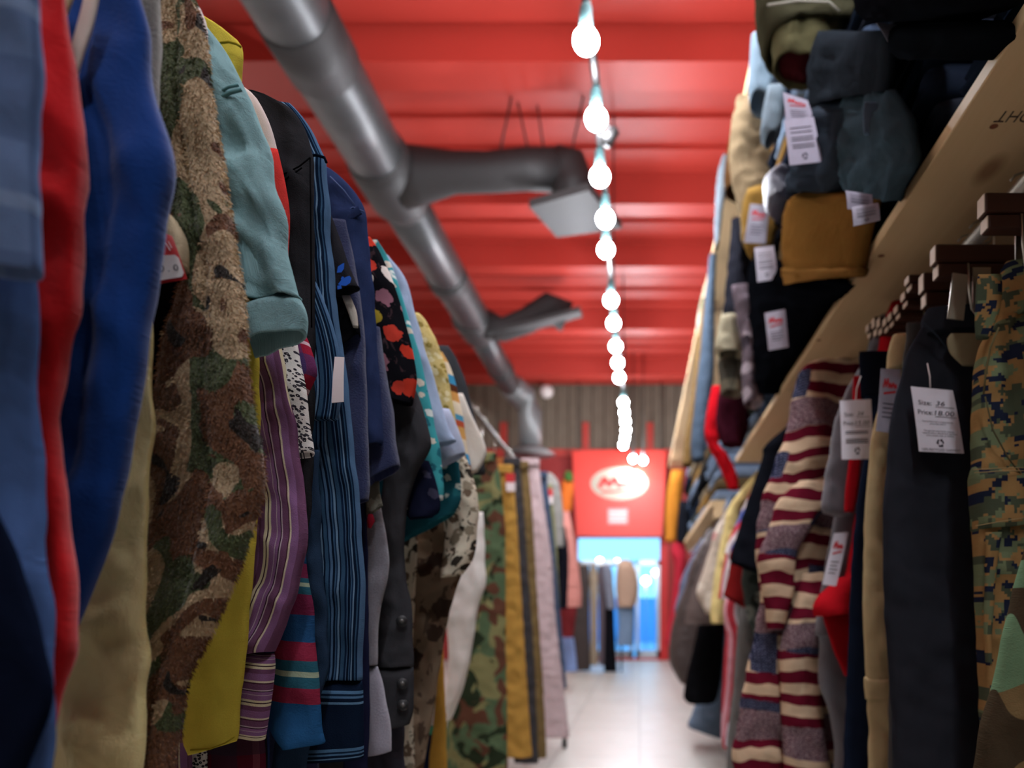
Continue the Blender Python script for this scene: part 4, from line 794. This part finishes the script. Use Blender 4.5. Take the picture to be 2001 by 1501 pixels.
price_tag(N1, [(1780, 755), (1862, 763), (1884, 886), (1796, 882)], 1.066, 'text', (.006, 0, -.004, 0), None, True, [(1818, 757), (1817, 735), (1812, 710)])
G1 = right('grey_trousers', 'charcoal grey trousers with a stepped waistband behind the black pair', 'trousers', 1.19, plain('4a4a49', 900, 1.1), [(632, 1773, 1830), (680, 1768, 1830), (740, 1760, 1830), (800, 1752, 1830), (900, 1745, 1830), (1100, 1740, 1830), (1400, 1738, 1830), (1660, 1738, 1830)], t=.035, part='leg')
KH = plain('a8956f', 1000, 1.3)
K1 = right('khaki_trousers', 'khaki work trousers with a stitched knee seam', 'trousers', 1.245, KH, [(660, 1752, 1830), (720, 1738, 1830), (780, 1722, 1830), (850, 1704, 1830), (920, 1697, 1830), (1000, 1691, 1830), (1100, 1688, 1830), (1200, 1687, 1830), (1315, 1692, 1830), (1400, 1697, 1830), (1520, 1698, 1830), (1660, 1699, 1830)], t=.04, part='leg')
cloth('waistband', [(654, 1746, 1830), (690, 1736, 1820), (722, 1734, 1800)], 1.245, .046, KH, K1, .5, 87, opened=False)
cloth('knee_band', [(1322, 1690, 1830), (1340, 1690, 1830), (1366, 1692, 1830)], 1.245, .047, KH, K1, .5, 88, opened=False)
price_tag(K1, [(1722, 720), (1760, 722), (1752, 848), (1712, 842)], 1.205, 'red', (0, 0, 0, 0), plain('a8a6b4', 700, .3))
N2 = right('navy_trousers', 'dark navy trousers with a deep waistband next to the khaki pair', 'trousers', 1.385, plain('161e2e'), [(690, 1684, 1790), (800, 1688, 1790), (880, 1690, 1790), (950, 1680, 1790), (1050, 1668, 1790), (1150, 1662, 1790), (1250, 1658, 1790), (1400, 1652, 1790), (1520, 1648, 1790), (1660, 1645, 1790)], t=.045, part='leg')
cloth('waistband', [(688, 1679, 1790), (720, 1680, 1790), (775, 1684, 1790)], 1.385, .052, plain('10131c'), N2, .5, 89, opened=False)
price_tag(N2, [(1641, 783), (1702, 780), (1706, 897), (1645, 898)], 1.342, 'text', (0, 0, 0, 0), None, False, [(1672, 785), (1674, 760), (1682, 735)], '34', '15.00')
GR = fuzz('77757a', '55545a')
right('grey_sweater', 'grey marl sweater with red trim crumpled beside the flag knit', 'sweater', 1.52, GR, [(735, 1672, 1730), (770, 1650, 1730), (830, 1630, 1730), (900, 1618, 1730), (960, 1608, 1700), (1000, 1605, 1680), (1010, 1640, 1660)], t=.05, fold=1.6)
R1 = right('red_hooded_jacket', 'red hooded jacket with an open cuff hanging beside the navy trousers', 'jacket', 1.5, plain('a5161f', 500, 1.0), [(1090, 1664, 1720), (1130, 1640, 1720), (1160, 1605, 1715), (1185, 1592, 1715), (1592, 1204, 1710, 1190)], t=.12, fold=.8)
cloth('drawstring', [(735, 1668, 1688), (850, 1664, 1684), (960, 1652, 1676), (1000, 1650, 1668)], 1.46, .016, plain('b01a24'), R1, .3, 91, opened=False)
cloth('lining_panel', [(1195, 1605, 1710), (1260, 1625, 1710), (1320, 1650, 1700)], 1.53, .02, plain('a5161f'), R1, .5, 92)
price_tag(R1, [(1630, 1042), (1658, 1040), (1634, 1146), (1607, 1142)], 1.47, 'red')
right('grey_hoodie', 'grey hoodie with a small red patch below the open red cuff', 'hoodie', 1.58, GR, [(1180, 1600, 1720), (1250, 1602, 1720), (1330, 1600, 1720), (1400, 1622, 1720), (1460, 1630, 1720), (1560, 1630, 1720)], t=.06)
FK = flag_knit()
FL = right('flag_sweater', 'knitted sweater in cream, maroon and navy flag stripes', 'sweater', 1.74, FK, [(704, 1606, 1720), (712, 1580, 1720), (740, 1556, 1720), (800, 1543, 1715), (860, 1532, 1705), (920, 1508, 1690), (980, 1488, 1670), (1040, 1480, 1640), (1100, 1480, 1625), (1180, 1484, 1620), (1260, 1470, 1625), (1350, 1452, 1635), (1440, 1436, 1640), (1540, 1430, 1645), (1660, 1430, 1645)], t=.11, part='body', fold=2.4, groove=(.5, .02))
cloth('sleeve', [(1120, 1570, 1650), (1200, 1545, 1630), (1260, 1525, 1600), (1330, 1524, 1605), (1420, 1528, 1610), (1540, 1532, 1630), (1640, 1535, 1640)], 1.66, .07, FK, FL, 1.4, 93)
cloth('sleeve', [(940, 1560, 1625), (980, 1520, 1618), (1040, 1500, 1580), (1090, 1480, 1555), (1160, 1490, 1550), (1230, 1500, 1530)], 1.67, .06, FK, FL, 1.4, 94)
right('cream_trousers', 'cream garment hem hanging below the flag sweater', 'trousers', 1.87, plain('b3a892'), [(1380, 1488, 1530), (1440, 1494, 1530), (1490, 1500, 1525), (1530, 1505, 1525)], t=.05, part='leg')
right('maroon_sweater', 'maroon hem beside the cream one low under the flag sweater', 'sweater', 1.95, plain('6c1226'), [(1380, 1455, 1530), (1464, 1466, 1530), (1475, 1470, 1500)], t=.05, part='hem')
right('black_t_shirt', 'black short-sleeved T-shirt beyond the flag sweater', 'shirt', 2.1, plain('14161c', 700), [(866, 1500, 1570), (890, 1492, 1570), (930, 1478, 1570), (980, 1460, 1565), (1040, 1442, 1560), (1080, 1430, 1550), (1428, 1098, 1500, 1125)], t=.1)
right('grey_print_shirt', 'dark grey-green printed shirt peeking under the black T-shirt', 'shirt', 2.2, floral('3c4440', ('6a7068', '2a302c'), 20, .4), [(1060, 1466, 1520), (1120, 1450, 1520), (1160, 1452, 1520), (1240, 1470, 1520)], t=.06)
right('dark_red_t_shirt', 'dark red T-shirt sleeve under the black T-shirt', 'shirt', 2.38, plain('701a1a'), [(1060, 1436, 1500), (1100, 1428, 1490), (1140, 1420, 1480), (1414, 1163, 1462, 1190)], t=.1)
right('grey_trousers', 'plain grey trousers beyond the flag sweater', 'trousers', 2.5, plain('6c6c6a'), [(1150, 1448, 1500), (1250, 1440, 1500), (1350, 1432, 1490), (1440, 1422, 1480), (1520, 1418, 1480)], t=.08, part='leg')
right('pink_striped_scarf', 'long red and pink striped cloth beyond the grey trousers', 'scarf', 2.7, stripes(.1, [(0, 'b03a44'), (.45, 'd09aa4'), (.6, 'b03a44'), (.85, 'd0c4c4')], 0), [(1150, 1422, 1450), (1250, 1418, 1452), (1350, 1412, 1446), (1430, 1410, 1436), (1460, 1412, 1430)], t=.08, part='cloth')
right('pale_print_shirt', 'pale lilac printed shirt low beside the pink striped cloth', 'shirt', 2.6, floral('b8aeb8', ('b04050', '8890b0'), 14, .35), [(1400, 1425, 1470), (1460, 1420, 1480), (1540, 1420, 1490)], t=.08)
right('yellow_shirt', 'long pale yellow shirt edge beyond the dark red T-shirt', 'shirt', 3.1, plain('d2bf80'), [(990, 1425, 1450), (1030, 1415, 1450), (1080, 1404, 1446), (1140, 1394, 1440), (1200, 1388, 1432), (1218, 1390, 1420)], t=.08)
right('blue_and_red_shirt', 'blue shirt edge with red stripe between yellow and dark red ones', 'shirt', 2.9, stripes(.06, [(0, '4c5c9a'), (.4, 'b83a48'), (.7, 'd0c8c8')], 0), [(1055, 1425, 1446), (1090, 1416, 1440), (1130, 1409, 1432), (1170, 1404, 1428)], t=.06)
right('beige_print_shirt', 'beige shirt with faint pink print, corner pointing into the aisle', 'shirt', 3.5, floral('b4a696', ('c28c88', 'cfc4b4'), 9, .35), [(1030, 1400, 1440), (1070, 1388, 1436), (1120, 1372, 1430), (1158, 1361, 1424), (1180, 1370, 1418), (1380, 1200, 1405, 1192)], t=.1)
right('brown_shirt', 'grey-brown shirt hanging just beyond the beige printed one', 'shirt', 3.9, plain('5c504c'), [(1030, 1396, 1440), (1080, 1380, 1436), (1140, 1358, 1420), (1190, 1342, 1410), (1220, 1338, 1400)], t=.12)
right('black_coat', 'long black coat reaching low beside the pale floor', 'coat', 4.1, plain('0e0e10'), [(1170, 1378, 1420), (1220, 1366, 1416), (1280, 1352, 1412), (1330, 1340, 1408), (1365, 1336, 1400), (1345, 1374, 1395, 1372)], t=.16, part='coat_front')
right('brown_leather_jacket', 'dark brown leather jacket at the far end of the rail', 'jacket', 4.9, plain('33241f', 600, 1.6, .5, .6, 0, .2, .5), [(1100, 1352, 1400), (1150, 1338, 1396), (1190, 1322, 1392), (1240, 1310, 1388), (1290, 1308, 1380), (1322, 1322, 1372), (1335, 1330, 1360)], t=.2, part='jacket_front')
right('slate_jacket', 'slate blue-grey sleeve at the far end beyond the leather jacket', 'jacket', 5.6, plain('5d6478'), [(1125, 1334, 1366), (1160, 1326, 1362), (1190, 1318, 1355), (1215, 1322, 1350)], t=.16)
right('red_sweater', 'small red sweater hanging near the far red door frame', 'sweater', 7.2, plain('a82a38'), [(1060, 1316, 1340), (1080, 1312, 1340), (1110, 1318, 1340), (1180, 1312, 1330), (1260, 1300, 1320)], t=.2)
right('worn_jeans', 'faded blue jeans hanging with hems near the floor', 'jeans', 4.35, denim('3f5066', .35), [(1290, 1372, 1425), (1350, 1366, 1424), (1395, 1352, 1424), (1412, 1345, 1420), (1345, 1420, 1415, 1444)], t=.14, part='leg')
# ------------------------------------------------------------------ stacks of folded clothes on the shelf
def folded(name, lab, cate, y0, y1, z, th, mat, xf=X0 + .02, group=None, seed=0, xb=.86):
    """one folded garment: layered cloth with a rounded fold towards the aisle"""
    n, m = 12, 30; vs, fs, uv = [], [], []
    c0 = Vector(((xf + xb) / 2, (y0 + y1) / 2, z))
    T = thing(name, lab, cate, c0, group)
    for i in range(n):
        q = i / (n - 1); e = min(1, .55 + 6 * min(q, 1 - q)) if 0 < i < n - 1 else .5
        yy = y0 + (y1 - y0) * (.5 - .5 * math.cos(math.pi * q)) * 1.0
        for j in range(m):
            a = 2 * math.pi * j / m; ca, sa = math.cos(a), math.sin(a)
            x = .5 + .5 * math.copysign(abs(ca) ** .35, ca); zz = .5 + .5 * math.copysign(abs(sa) ** .7, sa) * e
            gx = 0
            if ca < 0: gx = .012 * math.exp(-((zz - .5) / .09) ** 2) * (1 - x) ; gx += .012 * noise.noise((yy * 9 + seed, zz * 2, seed)) * (1 - x)
            if ca < 0: gx += (1 - e) * .03 * (1 - x)
            sag = .006 * noise.noise((yy * 7, x * 3, seed + 3))
            vs.append((xf + (xb - xf) * x + gx, yy, z + th * zz * .98 + sag * (zz) * .6)); uv.append((yy, x * .4 + zz * th))
    for i in range(n - 1):
        for j in range(m): a = i * m + j; b = i * m + (j + 1) % m; fs.append((a, b, b + m, a + m))
    fs.append(tuple(range(m - 1, -1, -1))); fs.append(tuple((n - 1) * m + j for j in range(m)))
    obj('folded_cloth', vs, fs, mat, T, uv)
    return T
rnd = random.Random(5)
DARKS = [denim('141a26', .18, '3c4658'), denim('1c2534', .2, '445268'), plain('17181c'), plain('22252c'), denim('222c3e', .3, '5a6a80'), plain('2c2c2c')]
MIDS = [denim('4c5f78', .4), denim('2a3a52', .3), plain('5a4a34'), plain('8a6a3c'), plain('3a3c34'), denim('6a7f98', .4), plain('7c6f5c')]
STK = [(.80, 1.10, 2, 'beside the hanging rail bracket', 0), (1.13, 1.44, 7, 'above the black trousers', 0), (1.47, 1.78, 12, 'behind the hanging grey-blue jeans leg', 1), (1.81, 2.14, 19, 'behind the khaki cargo leg', 1),
       (2.17, 2.52, 22, 'behind the rolled navy cloth', 2), (2.55, 2.9, 22, 'behind the mustard garment', 2), (2.93, 3.28, 22, 'at the far end of the long pine shelf', 3)]
WHERE = ORD + ['twenty-eighth']
for si, (y0, y1, k, wh, pal) in enumerate(STK):
    z = ZS + .0205
    for j in range(k):
        th = rnd.uniform(.046, .062)
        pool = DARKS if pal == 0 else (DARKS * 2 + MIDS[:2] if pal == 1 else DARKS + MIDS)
        if z + th > H + 2.02: break
        dy = rnd.uniform(0, .02)
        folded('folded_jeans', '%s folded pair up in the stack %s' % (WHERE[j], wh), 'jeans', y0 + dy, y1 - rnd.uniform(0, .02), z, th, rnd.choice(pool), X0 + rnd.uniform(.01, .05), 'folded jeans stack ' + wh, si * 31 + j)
        z += th * .985
# garments whose legs and hems spill over the edge of the stacks
SGp = 'garments spilling off the stacked shelf'
def spill(nm, lab, cate, d, mat, rows, **k):
    k.setdefault('group', SGp); k.setdefault('part', 'leg'); k['side'] = 1
    return garment(nm, lab, cate, d, mat, rows, **k)
OLV = plain('3f3d2e', 800, 1.4, .85, .5)
A = spill('khaki_cargo_trousers', 'olive cargo trouser leg with wide open hem and dark red lining at the top', 'trousers', 1.86, OLV, [(-90, 1476, 1720), (-30, 1478, 1720), (20, 1478, 1715), (60, 1483, 1700), (95, 1496, 1680)], t=.22, fold=2.2, pw=.7)
cloth('cuff', [(30, 1500, 1668), (60, 1508, 1650), (95, 1510, 1632), (1512, 128, 1618, 150)], 1.83, .13, plain('56523a', 800, 1.6, .85, .5), A, 1.8, 101)
cloth('lining', [(60, 1520, 1640), (100, 1522, 1612), (1524, 124, 1606, 144)], 1.83, .10, plain('3a1216'), A, .8, 102, opened=False)
line_px('piping', [(1500, 10), (1560, 2), (1620, 4), (1640, 22)], 1.74, .0025, plain('a8a498'), A)
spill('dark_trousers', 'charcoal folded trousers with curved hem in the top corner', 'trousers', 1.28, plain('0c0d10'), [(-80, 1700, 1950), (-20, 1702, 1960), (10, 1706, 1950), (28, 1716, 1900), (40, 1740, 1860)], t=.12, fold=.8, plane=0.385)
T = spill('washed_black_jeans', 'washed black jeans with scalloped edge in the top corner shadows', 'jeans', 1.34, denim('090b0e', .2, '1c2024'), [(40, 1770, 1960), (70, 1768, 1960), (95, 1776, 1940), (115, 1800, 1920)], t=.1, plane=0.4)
price_tag(T, [(1712, 44), (1768, 50), (1766, 82), (1740, 92)], 1.08, 'lines', (0, 0, 0, 0), plain('6d6a74', 700, .3))
spill('grey_denim_jeans', 'faded black denim leg with a wide folded hem under the olive leg', 'jeans', 1.7, denim('191e23', .22, '3c434a'), [(60, 1600, 1745), (110, 1590, 1742), (150, 1588, 1738), (1590, 208, 1736, 176)], t=.05, fold=1.8, plane=0.385)
J = spill('blue_grey_jeans', 'blue-grey jeans leg drooping over the pine shelf with a scalloped hem', 'jeans', 1.5, denim('202c33', .3, '5c7079'), [(176, 1664, 1752), (205, 1648, 1768), (260, 1641, 1786), (320, 1646, 1790), (1655, 362, 1772, 352), (1662, 372, 1752, 392)], t=.045, fold=2.2, plane=0.39)
cloth('worn_patch', [(200, 1690, 1712), (230, 1686, 1718), (262, 1688, 1706)], 1.22, .006, denim('34495a', .3), J, .5, 103, opened=False)
price_tag(J, [(1652, 372), (1704, 380), (1706, 414), (1656, 408)], 1.18, 'lines', (0, 0, 0, 0), plain('a9a4b4', 700, .3)); price_tag(J, [(1664, 404), (1716, 396), (1720, 430), (1668, 442)], 1.17, 'lines', (0, 0, 0, 0), plain('b6b2c0', 700, .3))
M1 = spill('stacked_denim_jacket', 'mid grey denim bundle behind the hanging white tag', 'jeans', 2.06, denim('1c2229', .3, '48525c'), [(195, 1560, 1690), (240, 1575, 1680), (300, 1590, 1672), (350, 1565, 1668), (375, 1572, 1650)], t=.12, fold=2.5, plane=0.4)
price_tag(M1, [(1532, 235), (1590, 228), (1607, 316), (1543, 323)], 1.5, 'lines', (0, 0, 0, 0), plain('b9b3c4', 700, .3)); price_tag(M1, [(1530, 180), (1578, 196), (1592, 240), (1536, 244)], 1.52, 'red', (0, 0, 0, 0), plain('b9b3c4', 700, .3))
spill('light_denim_jeans', 'light blue rolled jeans leg end beside the high pine shelf edge', 'jeans', 2.5, denim('5a6c79', .3, '8a98a2'), [(70, 1468, 1520), (110, 1466, 1518), (160, 1464, 1512), (1466, 192, 1504, 212)], t=.14)
spill('pale_denim_jeans', 'crumpled pale denim beside the hanging white tag', 'jeans', 2.3, denim('55646f', .4, '8f999e'), [(170, 1500, 1535), (220, 1490, 1530), (265, 1488, 1524), (272, 1495, 1515)], t=.1)
spill('beige_trousers', 'beige chinos draped in long folds beside the high pine shelf edge', 'trousers', 2.75, plain('76664f', 800, 1.8, .9, .5), [(190, 1440, 1530), (240, 1430, 1540), (300, 1425, 1545), (350, 1430, 1540), (420, 1446, 1520), (470, 1450, 1500)], t=.14, fold=3)
spill('brown_trousers', 'brown trouser leg end with a dark opening beside the beige chinos', 'trousers', 2.95, plain('402b18', 800, 1.4), [(250, 1428, 1462), (300, 1420, 1466), (340, 1416, 1468), (1418, 372, 1456, 385)], t=.12)
NV = spill('rolled_navy_jacket', 'shiny navy rolled garment with pale folds above the brown work jacket', 'jacket', 2.28, plain('2b3046', 800, 2, .4, .6, 0, .2, .6), [(335, 1510, 1560), (352, 1494, 1566), (378, 1492, 1566), (400, 1500, 1560), (412, 1515, 1548)], t=.14, fold=2.4, opened=False, part='roll')
BR = spill('brown_work_jacket', 'tan brown canvas jacket with a thick rounded hem', 'jacket', 1.9, plain('6a4a22', 700, 1.3), [(375, 1570, 1720), (400, 1545, 1710), (440, 1538, 1700), (490, 1536, 1690), (525, 1540, 1680), (1542, 552, 1660, 538)], t=.07, fold=1.6, part='jacket_front', plane=0.40)
cloth('hem', [(520, 1537, 1684), (540, 1540, 1678), (1546, 558, 1655, 542)], 1.9, .082, plain('74532a', 700, 1.0), BR, .6, 104, plane=.40)
MU = spill('mustard_trousers', 'mustard canvas trousers behind a grey tag with red script', 'trousers', 2.6, plain('7e6130', 700, 1.4), [(370, 1462, 1520), (400, 1452, 1530), (440, 1450, 1535), (480, 1456, 1520), (498, 1470, 1500)], t=.12, fold=2)
price_tag(MU, [(1466, 398), (1504, 402), (1496, 476), (1454, 474)], 2.5, 'red', (0, 0, 0, 0), plain('a9a7b4', 700, .3))
BK = spill('black_trousers', 'black trousers spilling forward below the brown work jacket', 'trousers', 2.35, plain('07080b'), [(1468, 490, 1672, 558), (1466, 545, 1650, 575), (610, 1470, 1606), (690, 1480, 1556), (745, 1490, 1520), (770, 1496, 1510)], t=.06, fold=2, plane=0.395)
price_tag(BK, [(1474, 484), (1512, 480), (1520, 545), (1480, 551)], 2.1, 'lines', (0, 0, 0, 0), plain('c0bcc8', 700, .3))
price_tag(BK, [(1494, 612), (1534, 604), (1541, 678), (1502, 685)], 1.9, 'red', (0, 0, 0, 0), plain('b9b3c0', 700, .3))
DG = spill('dark_grey_coat', 'dark grey cloth bundle between the mustard trousers and cream cloth', 'coat', 2.9, plain('22232a', 700, 1.6), [(430, 1430, 1490), (500, 1424, 1480), (560, 1418, 1470), (620, 1414, 1450), (650, 1420, 1440)], t=.12, fold=2, part='coat_front')
spill('checked_shirt', 'cream and black chequered cloth bundle low in the far stack', 'shirt', 2.95, plaid('989078', '1c1c20', '6c6458', .16), [(610, 1410, 1470), (650, 1402, 1466), (690, 1400, 1460), (730, 1404, 1458), (770, 1410, 1450)], t=.12, fold=2, part='shirt_front')
spill('cream_sweater', 'cream knitted cloth end hanging in the far stack', 'sweater', 2.85, plain('968f78', 400, 1.4), [(618, 1408, 1446), (650, 1402, 1452), (684, 1398, 1456), (692, 1405, 1450)], t=.12, fold=1.6)
spill('mauve_patterned_shirt', 'mauve and grey patterned cloth beside the cream knit', 'shirt', 2.7, floral('5c5258', ('7c7078', '3a343a', '9c9298'), 16, .42), [(560, 1430, 1490), (620, 1440, 1500), (680, 1450, 1505), (740, 1450, 1500), (790, 1455, 1490)], t=.12, fold=2, part='shirt_front')
T = spill('maroon_floral_shirt', 'maroon cloth with cream blossoms bunched at the shelf end', 'shirt', 3.1, floral('3c1622', ('c2b4a0', '3c1622', '8c4650'), 10, .38), [(760, 1405, 1480), (800, 1400, 1470), (840, 1402, 1462), (870, 1412, 1452)], t=.12, fold=2, part='shirt_front')
price_tag(T, [(1446, 726), (1476, 728), (1474, 770), (1444, 768)], 2.98, 'red')
spill('red_hoodie', 'bright red hoodie dangling past the end of the long pine shelf', 'hoodie', 3.42, plain('b81620', 500, 1), [(755, 1392, 1412), (790, 1384, 1412), (840, 1377, 1408), (870, 1384, 1404), (895, 1398, 1424), (930, 1414, 1440), (955, 1424, 1444)], t=.1)
spill('white_shirt', 'whitish garment draped over the high pine shelf edge', 'shirt', 3.75, plain('5c646b'), [(305, 1412, 1432), (340, 1402, 1424), (400, 1398, 1414), (450, 1396, 1408), (480, 1398, 1404)], t=.12)
spill('multicoloured_scarf', 'pale multicoloured cloth draped over the high shelf further along', 'scarf', 5.2, floral('8a8678', ('97727c', '6c8674', 'a8a494', '68789a'), 9, .45), [(556, 1376, 1396), (590, 1368, 1396), (630, 1362, 1388), (660, 1366, 1382)], t=.14, part='cloth')
spill('grey_jeans', 'grey-blue jeans hanging down below the high shelf further along', 'jeans', 4.4, denim('303c48', .4, '5c6a7c'), [(500, 1386, 1400), (600, 1376, 1396), (690, 1368, 1396), (740, 1362, 1394), (800, 1356, 1386), (860, 1350, 1380), (900, 1352, 1376)], t=.16)
spill('sand_trousers', 'sand coloured trousers below the high shelf further along', 'trousers', 5.0, plain('6c5432'), [(585, 1372, 1384), (720, 1358, 1374), (790, 1350, 1370), (850, 1340, 1360), (910, 1334, 1352)], t=.18)
spill('orange_coat', 'orange coat hanging at the far end near the red banner', 'coat', 7.6, plain('b9772c'), [(920, 1312, 1336), (960, 1304, 1334), (1010, 1300, 1328), (1058, 1300, 1322)], t=.3, part='coat_front')
spill('black_jacket', 'black jacket beside the orange coat at the far end', 'jacket', 7.2, plain('181a20'), [(980, 1328, 1348), (1020, 1324, 1346), (1060, 1322, 1344)], t=.2)
z = H + .6355
for j in range(7):
    th = .075; folded('folded_jeans', '%s faded folded jeans up from the second pine shelf' % ORD[j], 'jeans', 4.56, 5.2, z, th, MIDS[(j * 2) % 6] if j % 2 else denim('4a5a72', .4), X0 + .03 + .01 * (j % 3), 'faded jeans on the second shelf', 300 + j); z += th * .985
for si, (ya, yb_) in enumerate(((5.3, 6.0), (6.1, 6.8), (6.9, 7.7))):
    z = H + .6355
    for j in range(9):
        th = .085; folded('folded_jeans', '%s pair up in the %s stack along the second pine shelf' % (ORD[j], ORD[si + 1]), 'jeans', ya, yb_, z, th, (MIDS + DARKS)[(j * 3 + si) % 13], X0 + .02 + .015 * (j % 3), 'jeans stacked further along the second shelf', 330 + si * 20 + j); z += th * .985
